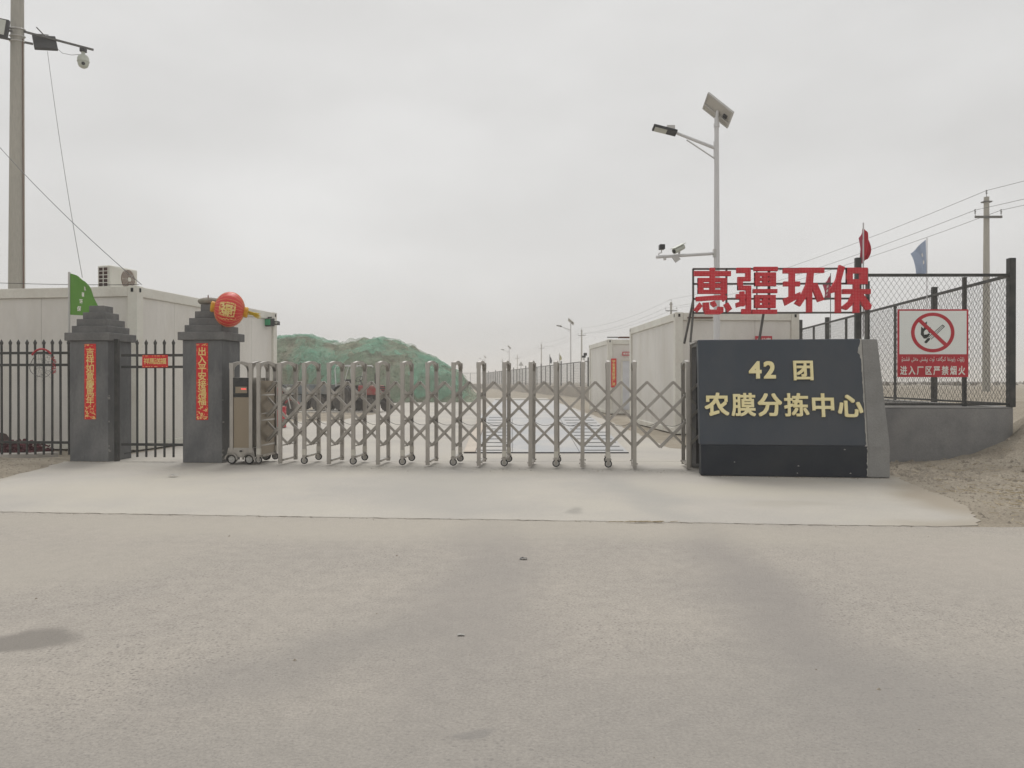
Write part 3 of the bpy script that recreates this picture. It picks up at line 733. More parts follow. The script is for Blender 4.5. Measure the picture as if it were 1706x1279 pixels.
# drive head
hw = .37; hx = -1.20
def headpart(name, mt, c, d, bev=.004, par=None): return MB().box((hx+c[0], c[1], c[2]), d).build(name, mt, par or gate, bevel=bev)
for x in (0.028, hw-.028):
    o = rep(arch_src) if False else None
    m = arch(.16, .056, .05); o = m.build('head_post', 'steel', gate, smooth=30); o.location = (hx+x, 0, .012)
headpart('head_body', 'steel', (hw/2, DV/2, .78), (hw-.12, DV-.04, 1.18), .006)
hp_ = headpart('front_panel', 'steel_panel', (hw/2, -.004, .62), (hw-.115, .012, .88))
dp = headpart('display', 'black_metal', (hw/2, -.006, 1.215), (hw-.10, .024, .30))
headpart('screen', 'lamp_black', (hw/2+.005, -.021, 1.275), (.19, .01, .075), .002, dp); headpart('screen', 'steel_panel', (hw/2+.005, -.021, 1.175), (.19, .01, .10), .002, dp)
m = MB()
for k in range(7): m.box((hx+hw/2+.01+k*.012, -.028, 1.19), (.008, .004, .02))
em = mat('red_glow', (.6, .05, .05)); em.node_tree.nodes['Principled BSDF'].inputs['Emission Color'].default_value = (1, .12, .1, 1); em.node_tree.nodes['Principled BSDF'].inputs['Emission Strength'].default_value = .9
m.build('led_text', 'red_glow', dp, kind='stuff')
m = MB(); m.prism([(-.055, .12), (hw+.04, .12), (hw+.01, .27), (-.03, .27)], Matrix.Translation((hx, DV-.04, 0)) @ Matrix.Rotation(R(90), 4, 'X'), DV-.02); m.build('skirt', 'steel', gate, bevel=.008)
MB().cyl((hx+hw/2, -.05, .22), (hx+hw/2, .0, .22), .014, n=8).build('key_lock', 'black_metal', gate)
bw = wheel_mesh(.075, .05)
wb = bw.build('wheel', ['rubber', 'alu'], gate, smooth=30); wb.location = (hx+.03, .0, .09)
for x, y in ((hw-.055, 0), (.03, DV), (hw-.055, DV)): o = rep(wb); o.location = (hx+x, y, .09)
for x in (.03, hw-.055):
    m = MB(); m.tube([(hx+x+.095*math.cos(a), -.035, .09+.09*math.sin(a)) for a in [R(15*k) for k in range(13)]], .018, 6); m.build('wheel_arch', 'steel', gate, smooth=60)

# ------------------------------------------------------------------ dark sign wall
aS = R(-6.7); S0 = Vector((2.608, 10.68, 0))
sign = thing('sign_wall', 'dark sloping sign wall with gold characters beside the gate', 'sign wall', S0, aS)
LEAN = .27; ZP, ZS = .43, 1.895; DEP = 1.15
def side(x0, x1, prof, name, mt, bev=0, edge=None):
    n = len(prof); m = MB()
    vs_ = [(x0, y, z) for y, z in prof]+[(x1, y, z) for y, z in prof]
    m.raw(vs_, [tuple(range(n)), tuple(range(2*n-1, n-1, -1))]+[(i, n+i, n+(i+1) % n, (i+1) % n) for i in range(n)])
    return m.build(name, mt, sign, bevel=bev)
side(0, 2.2, [(0, .012), (0, ZP), (.22, ZP), (.22, .012)], 'plinth', 'shaded_plinth', .008)
side(-.012, 2.185, [(.006, ZP+.001), (LEAN, ZS), (LEAN+.2, ZS), (.226, ZP+.001)], 'face_slab', 'dark_sign', .015)
# raw cement end with its own uneven paint edge
eb_ = side(2.203, 2.485, [(.0, .012), (.006, ZP), (LEAN-.005, ZS-.006), (DEP-.03, ZS-.006), (DEP-.03, .012)], 'end_block', 'raw_cement', .012)
for v_ in eb_.data.vertices:
    if v_.co.x > 2.4: v_.co.x -= .075*max(0, v_.co.z-ZP)/(ZS-ZP)
side(-.012, 2.2, [(DEP-.15, .012), (DEP-.15, ZS-.08), (DEP, ZS-.08), (DEP, .012)], 'back_slab', 'plaster', .01)
m = MB().box((1.09, (LEAN+.2+DEP)/2+.001, ZS-.045), (2.2, DEP-LEAN-.2-.004, .07)); m.build('top_slab', 'raw_cement', sign, bevel=.008)
m = MB().box((1.19, .5+.12, .02), (2.0, .74, .012)); m.build('pocket_floor', 'black_void', sign)  # black sheets here and below put the pocket's inner shade into colour
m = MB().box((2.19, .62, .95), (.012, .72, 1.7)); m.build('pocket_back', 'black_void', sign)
m = MB().box((1.1, .99, .92), (2.1, .012, 1.7)); m.build('pocket_shade', 'black_void', sign)
m = MB(); m.box((-.03, DEP-.14, .95), (.03, .03, 1.88)); m.box((-.03, (DEP+LEAN)/2, ZS-.02), (.03, DEP-LEAN-.15, .03)); m.build('pocket_frame', 'steel', sign)
# bare cement strip where the paint ends, ragged
r = random.Random(21); m = MB(); sl_ = Vector((0, LEAN-.006, ZS-ZP)); L_ = sl_.length; sl_.normalize(); nrm = Vector((1, 0, 0)).cross(sl_)
prevw = .03
for k in range(46):
    a, b = k/46*L_, (k+1)/46*L_
    if a < L_*.1: wl = r.uniform(0, .015)
    else: wl = r.uniform(.004, .014)+(.04*r.random() if L_*.78 < a < L_*.92 else 0)
    p0 = Vector((2.187, .006, ZP))+sl_*a+nrm*.0015; p1 = Vector((2.187, .006, ZP))+sl_*b+nrm*.0015
    m.raw([p0-Vector((prevw, 0, 0)), p0+Vector((.012, 0, 0)), p1+Vector((.012, 0, 0)), p1-Vector((wl, 0, 0))], [(0, 1, 2, 3)]); prevw = wl
for k in range(12):
    z = .03+k*.033; wl = r.uniform(0, .02)
    m.raw([(2.2-wl, -.0015, z), (2.203, -.0015, z), (2.203, -.0015, z+.033), (2.2-r.uniform(0, .02), -.0015, z+.033)], [(0, 1, 2, 3)])
m.build('chipped_edge', 'chip', sign, kind='stuff')
m = MB()
for k in range(5):
    x = r.uniform(.1, 2.1); z = r.choice((r.uniform(.05, .4), r.uniform(.02, .1))); s = r.uniform(.004, .014)
    q_ = Vector((x, -.002, z)); m.raw([q_+Vector((-s, 0, 0)), q_+Vector((0, 0, -s*.5)), q_+Vector((s*1.4, 0, -s*.2)), q_+Vector((.2*s, 0, s*.7))], [(0, 1, 2, 3)])
m.build('paint_nicks', 'chip', sign, kind='stuff')
# gold characters on the sloping face
Rz = rotz(aS); fx = Rz @ Vector((1, 0, 0)); fu = Rz @ sl_; fn = Rz @ nrm
fp = S0+Rz @ Vector((0, .006, ZP))
def on_face(px, py):
    d = Vector(((px-CX)/F, 1, -(py-HY)/F)); o = Vector((0, 0, H)); return o+d*((fp-o).dot(fn)/d.dot(fn))
INVs = INV[sign.name]
for ch, px, py, hpx in (('4', 1257.5, 616, 31), ('2', 1281.5, 616, 31), ('团', 1337.5, 617.5, 37), ('农', 1194, 674.5, 42), ('膜', 1238.5, 675, 42), ('分', 1282, 675, 42), ('拣', 1326.5, 675.5, 42), ('中', 1370.5, 676, 42), ('心', 1415.5, 677, 42)):
    c = on_face(px, py)+fn*.004; size = hpx*10.65/F*(.965 if not ch.isdigit() else 1.28)
    M_ = Matrix.Identity(4); M_.col[0].xyz = fx; M_.col[1].xyz = fu; M_.col[2].xyz = fn; M_.translation = c
    m = MB(); put_text(m, ch, M_, size, (.026 if ch not in '膜拣' else .022) if not ch.isdigit() else .03, .028, sx=1.0)
    m.build('letter', 'gold_letter', sign, world=True)

# ------------------------------------------------------------------ red letter sign on a frame above the wall
YL = 11.12
rs = thing('letter_sign', 'big red lamp-studded characters on a thin steel frame above the sign wall', 'sign', (3.85, YL, 1.9), 0)
def lp(px, py, dy=0):
    p = P(px, py, YL); return Vector((p.x, YL+dy, p.z))
fr = []
for y in (447.5, 472.5, 497.5, 521): fr.append((1155 if y < 500 else 1154, y, 1446.5, y-.8, 'rail'))
for x in (1155.5, 1211, 1446): fr.append((x, 447, x, 521, 'stile'))
for (x0, y0, x1, y1, nm) in fr: MB().bar(lp(x0, y0, .03), lp(x1, y1, .03), .026).build('frame_'+nm, 'wire', rs, world=True)
for x in (1263, 1282, 1284.5): MB().bar(lp(x, 447, .06), lp(x, 521, .06), .016).build('cable_duct', 'black_metal', rs, world=True)
for a, b in ((lp(1155.5, 521, .03), Vector((lp(1151.5, 0).x, YL+.05, 1.87))), (lp(1274, 521, .05), Vector((lp(1269, 0).x, YL+.12, 1.89))), (lp(1446, 521, .03), Vector((lp(1446, 0).x, YL+.06, 1.87))), (lp(1155.5, 500, .03), Vector((lp(1149, 0).x, YL+.35, 1.87)))):
    MB().bar(a, b, .026).build('leg', 'wire', rs, world=True)
def z3(o, pts): return [(o[0]+x/9.1375, o[1]+y/9.1375) for x, y in pts]
def rc(*b): x0, y0, x1, y1 = b; return [(x0, y0), (x1, y0), (x1, y1), (x0, y1)]
A, B = (1150, 435), (1300, 430)
hui = [rc(290,105,365,300), rc(50,155,605,230), rc(105,260,190,500), rc(455,260,545,500), rc(285,260,365,500), rc(105,260,545,320), rc(105,345,545,408), rc(105,440,545,500),
       [(75,548),(330,528),(460,520),(545,530),(540,590),(440,592),(80,615)], [(455,500),(510,500),(548,570),(492,622),(450,560)],
       [(130,630),(175,690),(95,782),(42,745)], [(180,635),(272,630),(280,735),(280,812),(220,812),(185,740)], [(270,738),(395,742),(490,700),(490,778),(440,812),(270,812)],
       [(405,695),(490,700),(490,760),(395,745)], [(295,625),(355,605),(392,680),(345,706),(300,665)], [(495,665),(560,630),(622,730),(555,782)]]
jiang = [rc(695,105,905,185), rc(830,105,905,305), rc(715,245,905,310), rc(710,245,785,445), rc(710,375,912,445), rc(836,375,912,800), rc(770,730,912,806),
         rc(742,465,812,690), rc(685,505,826,575), [(680,640),(820,590),(826,670),(690,712)], rc(955,92,1312,155),
         rc(965,178,1042,385), rc(1085,178,1160,385), rc(1190,178,1285,385), rc(965,178,1285,235), rc(965,256,1285,306), rc(965,330,1285,385),
         rc(940,430,1305,490), rc(960,520,1042,718), rc(1085,520,1165,718), rc(1190,520,1280,718), rc(960,520,1280,572), rc(960,602,1280,640), rc(960,668,1280,718), rc(925,740,1300,806)]
huan = [rc(30,158,290,235), rc(270,150,650,228), rc(120,230,205,605), rc(35,360,282,432), [(28,622),(285,518),(290,600),(60,726)],
        [(400,225),(490,225),(475,420),(400,560),(285,738),(200,692),(310,540),(378,400)], rc(385,420,466,828), [(465,385),(540,385),(650,640),(555,672),(470,470)]]
bao = [[(880,108),(962,140),(905,350),(830,520),(745,540),(735,478),(832,330)], rc(825,330,905,832), rc(990,150,1080,402), rc(1195,150,1305,402), rc(990,150,1305,236), rc(990,325,1305,402),
       rc(1095,395,1180,832), rc(930,475,1352,548), [(1075,545),(1130,600),(1070,720),(990,792),(925,772),(925,735),(1020,660)], [(1180,548),(1235,545),(1365,720),(1350,780),(1280,792),(1180,640)]]
def inpoly(x, y, p):
    c = False; n = len(p); j = n-1
    for i in range(n):
        if (p[i][1] > y) != (p[j][1] > y) and x < (p[j][0]-p[i][0])*(y-p[i][1])/(p[j][1]-p[i][1])+p[i][0]: c = not c
        j = i
    return c
K = YL/F
for strokes, og in ((hui, A), (jiang, A), (huan, B), (bao, B)):
    S_ = [z3(og, s) for s in strokes]
    m = MB(); base = Matrix.Translation((0, YL+.005, 0)) @ Matrix.Rotation(R(90), 4, 'X')
    ws = [[((x-CX)*K, H-(y-HY)*K) for x, y in s] for s in S_]
    for i, s in enumerate(ws): m.prism(s, base @ Matrix.Translation((0, 0, .0006*i)), .055)
    o = m.build('letter', 'red_led', rs, world=True)
    d = MB(); zt = .055+.0006*len(ws)+.002
    xs_ = [p[0] for s in ws for p in s]; zs_ = [p[1] for s in ws for p in s]; st_ = .0215
    ix = min(xs_)+st_*.5
    while ix < max(xs_):
        iz = min(zs_)+st_*.5
        while iz < max(zs_):
            if any(inpoly(ix+dx, iz, s) for s in ws for dx in (0,)):
                rr = .0038; d.raw([base @ Vector((ix+rr*math.cos(k*1.2566), iz+rr*math.sin(k*1.2566), zt)) for k in range(5)], [(0, 1, 2, 3, 4)])
            iz += st_
        ix += st_
    d.build('lamp_dots', 'led_dot', rs, world=True, kind='stuff')

# ------------------------------------------------------------------ low wall and chain link fence on the right
wl = thing('low_wall', 'low grey rendered wall with a rounded end under the mesh fence', 'wall', (6.5, 12.3, 0))
def wall_strip(center, th, z0, z1, name, mt, par, bev=.02):
    """wall of thickness th along a centre line"""
    n = len(center); Lf, Rt = [], []
    for i, (x, y) in enumerate(center):
        a = Vector(center[max(0, i-1)]); b = Vector(center[min(n-1, i+1)]); d = (b-a).normalized(); nn = Vector((-d.y, d.x))*th/2
        Lf.append((x+nn.x, y+nn.y)); Rt.append((x-nn.x, y-nn.y))
    m = MB(); m.prism(Rt+Lf[::-1], Matrix.Translation((0, 0, z0)), z1-z0); return m.build(name, mt, par, world=True, bevel=bev, smooth=35)
cn_ = [(4.7, 12.34), (7.6, 12.3)]+[(7.6+.4*math.sin(a), 12.7-.4*math.cos(a)) for a in [R(15*k) for k in range(1, 7)]]+[(8.06, 13.1), (9.36, 25)]
wall_strip(cn_, .24, -.15, .89, 'wall_body', 'plaster', wl)
wall_strip(cn_, .25, .889, .902, 'wall_coping', 'raw_cement', wl, .004)
fw = thing('boundary_wall', 'far low wall carrying the long mesh fence of the yard', 'wall', (6.2, 63, 0))
wall_strip([(9.36, 25.01), (6.2, 63), (-5, 147), (-14, 152)], .24, -.15, .92, 'wall_body', 'dusty_wall', fw)

def mesh_wires(m, a, b, z0, z1, du, dz, r, n=3):
    a, b = Vector(a), Vector(b); L = (b-a).length; d = (b-a)/L; hgt = z1-z0; run = hgt*du/dz
    k = -int(run/du)-1
    while k*du < L+run:
        for s in (1, -1):
            u0 = k*du; z_0 = z0; u1 = u0+run; z_1 = z1
            if s < 0: u0, u1 = u1, u0
            p, q_ = (u0, z0), (u1, z1)
            lo, hi = 0, L
            if max(u0, u1) <= lo or min(u0, u1) >= hi: continue
            def at(u): return (u, z0+hgt*(u-u0)/(u1-u0))
            if p[0] < lo: p = at(lo)
            elif p[0] > hi: p = at(hi)
            if q_[0] < lo: q_ = at(lo)
            elif q_[0] > hi: q_ = at(hi)
            if abs(p[0]-q_[0]) < .01: continue
            off = Vector((0, 0, 0))
            A_ = Vector((a.x+d.x*p[0], a.y+d.y*p[0], p[1])); B_ = Vector((a.x+d.x*q_[0], a.y+d.y*q_[0], q_[1]))
            m.cyl(A_+Vector((0, .003*s, 0)), B_+Vector((0, .003*s, 0)), r, n=n, caps=False)
        k += 1
nf = thing('mesh_fence', 'near chain link fence on the low wall, holding the no-smoking sign', 'fence', (6.7, 12.34, .9))
XA, XB = 5.55, 7.95
MB().bar((XA, 12.34, 3.0), (XB, 12.33, 3.0), .045).build('rail', 'fence_paint', nf, world=True); MB().bar((XA, 12.34, .945), (XB, 12.33, .945), .035).build('rail', 'fence_paint', nf, world=True)
MB().box((XB+.0, 12.34, (.9+3.27)/2), (.1, .1, 3.27-.9)).build('post', 'fence_paint', nf, world=True, bevel=.006)
MB().box((XA-.03, 12.36, (.9+3.28)/2), (.085, .085, 3.28-.9)).build('post', 'fence_paint', nf, world=True, bevel=.006)
MB().box((5.66, 12.33, (.9+2.9)/2), (.05, .05, 2.0)).build('post', 'fence_paint', nf, world=True); MB().box((7.22, 12.36, (.9+2.98)/2), (.05, .05, 2.06)).build('post', 'fence_paint', nf, world=True)
m = MB(); mesh_wires(m, (5.68, 12.32), (7.9, 12.31), .95, 2.99, .088, .128, .0026); m.build('wire_netting', 'wire', nf, world=True, kind='stuff')
sf = thing('mesh_fence', 'chain link fence running back from the right corner behind the sign', 'fence', (8.5, 18.5, .9))
a, b = Vector((7.96, 12.45)), Vector((9.36, 25))
def fpt(t_, z): p = a+(b-a)*t_; return Vector((p.x, p.y, z))
MB().bar(fpt(0, 3.0), fpt(1, 3.0), .045).build('rail', 'fence_paint', sf, world=True); MB().bar(fpt(0, .945), fpt(1, .945), .035).build('rail', 'fence_paint', sf, world=True)
for Yp, wd, zt in ((15.2, .085, 3.16), (17.2, .045, 3.0), (19.0, .09, 3.16), (20.6, .05, 3.0), (22.3, .1, 3.16), (23.7, .05, 3.0)):
    p = fpt((Yp-a.y)/(b.y-a.y), 0); MB().box((p.x+.02, p.y, (.9+zt)/2), (wd, wd, zt-.9)).build('post', 'fence_paint', sf, world=True)
m = MB(); mesh_wires(m, a, b, .95, 2.99, .1, .14, .0028); m.build('wire_netting', 'wire', sf, world=True, kind='stuff')
lf = thing('mesh_fence', 'long far chain link fence fading into the haze behind the cabins', 'fence', (1, 105, .9))
for (ax_, ay_), (bx_, by_) in zip(FPTS[2:], FPTS[3:]):
    L = math.dist((ax_, ay_), (bx_, by_)); k = int(L/2.75)
    MB().bar((ax_, ay_, 3.0), (bx_, by_, 3.0), .06).build('rail', 'fence_paint', lf, world=True)
    for i in range(k):
        t_ = i/k; x, y = ax_+(bx_-ax_)*t_, ay_+(by_-ay_)*t_; zt = 3.0+(.3 if i % 4 == 0 else 0)
        if y < 56 and i: continue
        MB().box((x, y, (.92+zt)/2), (.12 if i % 4 == 0 else .08, .1, zt-.92)).build('post', 'fence_paint', lf, world=True)
m = MB()
for p_, q2 in zip(FPTS[3:], FPTS[4:]): mesh_wires(m, p_, q2, .95, 2.99, .24, .30, .006)
m.build('wire_netting', 'wire', lf, world=True, kind='stuff')
# no-smoking sign
nc = P(1554, 571.5, 12.22); ns = thing('prohibition_sign', 'red and white no-smoking sign on the mesh fence', 'sign', nc)
sw, sh = 118*12.22/F, 113*12.22/F
Mf = face((0, 0, 0), 0)
MB().box((0, 0, 0), (sw, .012, sh)).build('plate', 'red_sign', ns, bevel=.002)
def flat(pts, name, mt, z): m = MB(); m.raw([Mf @ Vector((x, y, z)) for x, y in pts], [tuple(range(len(pts)))]); return m.build(name, mt, ns)
ku = sw/1075.                                  # zoomed picture: sign spans x 145..1220, y 135..1160
def sp(x, y): return ((x-682)*ku, (648-y)*ku*sh/(1025*ku))
fl_ = lambda pts: [sp(*p) for p in pts]
flat(fl_([(172, 815), (1190, 815), (1190, 160), (172, 160)]), 'white_field', 'white_sign', .0075)
cxs, cys = 676, 487; Ro, Ri = (330, 300), (275, 250)
m = MB(); n = 56
v_ = [Mf @ Vector((*sp(cxs+a_*math.cos(2*math.pi*i/n), cys+b_*math.sin(2*math.pi*i/n)), .0095)) for a_, b_ in (Ro, Ri) for i in range(n)]
m.raw(v_, [(i, (i+1) % n, n+(i+1) % n, n+i) for i in range(n)]); m.build('red_circle', 'red_sign', ns)
m = MB()
def ad(pts, z=.0088): m.raw([Mf @ Vector((*sp(*p), z)) for p in pts], [tuple(range(len(pts)))])
ad([(500, 400), (540, 430), (550, 345), (590, 320), (585, 370), (620, 420), (560, 450), (540, 480), (545, 520), (580, 575), (530, 560), (495, 520)]); 
ad([(580, 575), (545, 520), (560, 545), (610, 500), (640, 510), (600, 560)], .0089); ad([(495, 515), (530, 500), (560, 570), (590, 580), (540, 578)], .009)
ad([(548, 630), (600, 570), (640, 570), (630, 600), (585, 648), (560, 648)], .0091); ad([(640, 400), (655, 480), (625, 500), (605, 470)], .0087)
def stroke(a_, b_, wd):
    a_, b_ = Vector(a_), Vector(b_); nn = (b_-a_).normalized().orthogonal()*wd/2; ad([tuple(a_+nn), tuple(b_+nn), tuple(b_-nn), tuple(a_-nn)], .0092)
stroke((610, 560), (825, 372), 10); stroke((650, 590), (852, 398), 10); stroke((822, 372), (855, 400), 12); stroke((632, 575), (835, 388), 6)
m.build('match_symbol', 'black_print', ns)
m = MB(); dd = Vector((1, .93)).normalized(); nn = dd.orthogonal()*28
p0, p1 = Vector((462, 290)), Vector((872, 672))
m.raw([Mf @ Vector((*sp(*(p0+nn)), .0102)), Mf @ Vector((*sp(*(p1+nn)), .0102)), Mf @ Vector((*sp(*(p1-nn)), .0102)), Mf @ Vector((*sp(*(p0-nn)), .0102))], [(0, 1, 2, 3)]); m.build('red_bar', 'red_sign', ns)
m = MB()
for i, ch in enumerate('进入厂区严禁烟火'):
    x, y = sp(235+i*126, 1062); put_text(m, ch, Mf @ Matrix.Translation((x, y, .0075)), .150*1.0, .022, sx=.74)
# the line in Arabic script above, built from presentation forms and written right to left
FM = {'ا': 'ﺍﺎ', 'ز': 'ﺯﺰ', 'ر': 'ﺭﺮ', 'ۋ': '\uFBDE\uFBDF', 'ۇ': '\uFBD7\uFBD8', 'و': 'ﻭﻮ', 'د': 'ﺩﺪ', 'ە': '\uFEE9\uFEEA',
      'ت': '\uFE95\uFE96\uFE97\uFE98', 'ي': '\uFEF1\uFEF2\uFEF3\uFEF4', 'ن': '\uFEE5\uFEE6\uFEE7\uFEE8', 'ى': '\uFEEF\uFEF0\uFBE8\uFBE9', 'غ': '\uFECD\uFECE\uFECF\uFED0', 'ك': '\uFED9\uFEDA\uFEDB\uFEDC',
      'گ': '\uFB92\uFB93\uFB94\uFB95', 'ئ': '\uFE89\uFE8A\uFE8B\uFE8C', 'ې': '\uFBE4\uFBE5\uFBE6\uFBE7', 'ق': '\uFED5\uFED6\uFED7\uFED8', 'ش': '\uFEB5\uFEB6\uFEB7\uFEB8', 'م': '\uFEE1\uFEE2\uFEE3\uFEE4', 'ل': '\uFEDD\uFEDE\uFEDF\uFEE0'}
def shape(wd):
    out = []
    for i, c in enumerate(wd):
        f_ = FM.get(c, c*4); prev = i > 0 and len(FM.get(wd[i-1], '')) == 4; nxt = i < len(wd)-1 and len(f_) == 4
        out.append(f_[3] if prev and nxt else f_[1] if prev else f_[2] if nxt else f_[0])
    return ''.join(out)[::-1]
line = '  '.join(shape(x) for x in 'زاۋۇت رايونىغا كىرگەندە ئوت يېقىش مەنئى قىلىندۇ'.split()[::-1])
x, y = sp(680, 885); vsx, _ = glyph(line, 0); wtx = max(v.x for v in vsx)-min(v.x for v in vsx); sz = .088
put_text(m, line, Mf @ Matrix.Translation((x, y, .0075)), sz, .008, sx=(950*ku)/(wtx*sz))
m.build('lettering', 'white_print', ns, kind='stuff')

# ------------------------------------------------------------------ flags
def flag(label, base, ztop, fpx, matname, text=None, pole_mat='pole_white', pr=.012, cat='flag', nm='flag'):
    """base: foot of the staff; fpx(s,t): cloth point in world space"""
    t = thing(nm, label, cat, base); MB().cyl(base, Vector((base[0], base[1], ztop)), pr, n=7).build('staff', pole_mat, t, world=True)
    MB().grid(fpx, 16, 14).build('cloth', matname, t, world=True, smooth=80)
    if text:
        m = MB()
        for ch, s, tt, size in text:
            def fn_(p, s=s, tt=tt):
                e = .02; o_ = fpx(s, tt); du = (fpx(s+e, tt)-o_).normalized(); dv = (fpx(s, tt-e)-o_).normalized()
                nn_ = du.cross(dv).normalized(); nn_ = nn_ if nn_.y < 0 else -nn_
                # follow the cloth through its own parameters
                lu = (fpx(s+e, tt)-o_).length/e; lv = (fpx(s, tt-e)-o_).length/e
                return fpx(min(1, max(0, s+p.x/lu)), min(1, max(0, tt-p.y/lv)))+nn_*.004
            put_text(m, ch, None, size, .03, fn=fn_)
        m.build('lettering', 'white_print', t, world=True, kind='stuff')
    return t
def quadcloth(c00, c10, c11, c01, Y, wave=(.05, 2.2, .5)):
    """corners in photo pixels: top at staff, top free, bottom free, bottom at staff"""
    def f(s, t_):
        x = (c00[0]*(1-s)+c10[0]*s)*(1-t_)+(c01[0]*(1-s)+c11[0]*s)*t_; y = (c00[1]*(1-s)+c10[1]*s)*(1-t_)+(c01[1]*(1-s)+c11[1]*s)*t_
        bul = 4*t_*(1-t_)*s
        p = P(x, y, Y); a_, fq, ph = wave
        return Vector((p.x+bul*wave[0]*.8, Y+a_*s*math.sin(fq*math.pi*s+3*t_+ph), p.z))
    return f
def greencloth(s, t_):
    xr = [(0, 138), (.08, 146), (.2, 152), (.38, 158), (.55, 162), (.7, 164.5), (.85, 163), (1, 158)]
    for (a_, va), (b_, vb) in zip(xr, xr[1:]):
        if a_ <= t_ <= b_+1e-9: X1 = va+(vb-va)*(t_-a_)/(b_-a_)
    y = 455+(524-455)*t_; y1 = 459+(527-459)*t_
    x = 116+(X1-116)*s; p = P(x, y+(y1-y)*s+6*s*(1-t_)*s, 13.4)
    return Vector((p.x, 13.4+.09*s*math.sin(4.5*s+2.5*t_)+.03*math.sin(8*t_)*s+.014*math.sin(19*s+9*t_)*s, p.z))
flag('green flag with white characters on a white staff behind the left pillar', P(115.5, 640, 13.4), P(114, 453, 13.4).z, greencloth, 'green_cloth', [('惠', .70, .31, .09), ('疆', .56, .48, .09), ('环', .45, .66, .09), ('保', .36, .84, .09)], 'alu', .02)
flag('red flag on a white staff above the right end of the letter sign', P(1438, 560, 12.45), P(1438, 371, 12.45).z, quadcloth((1438, 377), (1448, 395), (1443, 432), (1438, 436), 12.45, (.06, 2.5, .3)), 'flag_red')
o = MB().grid(quadcloth((1438, 377), (1432, 396), (1429, 436), (1438, 440), 12.47, (.05, 2.0, 1)), 8, 12)
ft = [x for x in col.objects if x.name == 'flag.001'][0]; o.build('cloth', 'flag_pink', ft, world=True, smooth=80)
flag('purple red flag hanging half hidden behind the letter sign', P(1383.5, 575, 13.0), P(1383.5, 455, 13.0).z, quadcloth((1383.5, 458), (1372, 474), (1370, 500), (1383, 499), 13.0, (.05, 2.2, .5)), 'flag_pink', [('惠', .6, .3, .05), ('疆', .6, .52, .05), ('环', .6, .75, .05)], 'wire', .006)
flag('pale blue flag on a thin staff above the mesh fence', P(1544, 560, 15.0), P(1542, 396, 15.0).z, quadcloth((1542, 399), (1515, 423), (1528, 458), (1543.5, 455), 15.0, (.08, 1.8, .2)), 'flag_blue', [('惠', .4, .35, .07), ('疆', .4, .6, .07)], 'pole_white', .009)
flag('small dark flag above the far fence', P(916, 645, 80), P(915.5, 590, 80).z, quadcloth((916, 592), (919, 598), (918, 606), (916, 603), 80, (.1, 2, 0)), 'flag_dark', None, 'black_metal', .03)
flag('small yellowish flag above the far fence', P(932, 645, 72), P(931.5, 588, 72).z, quadcloth((932, 589), (935, 594), (934.5, 600), (932, 600), 72, (.1, 2, 0)), 'flag_yellow', None, 'alu', .03)

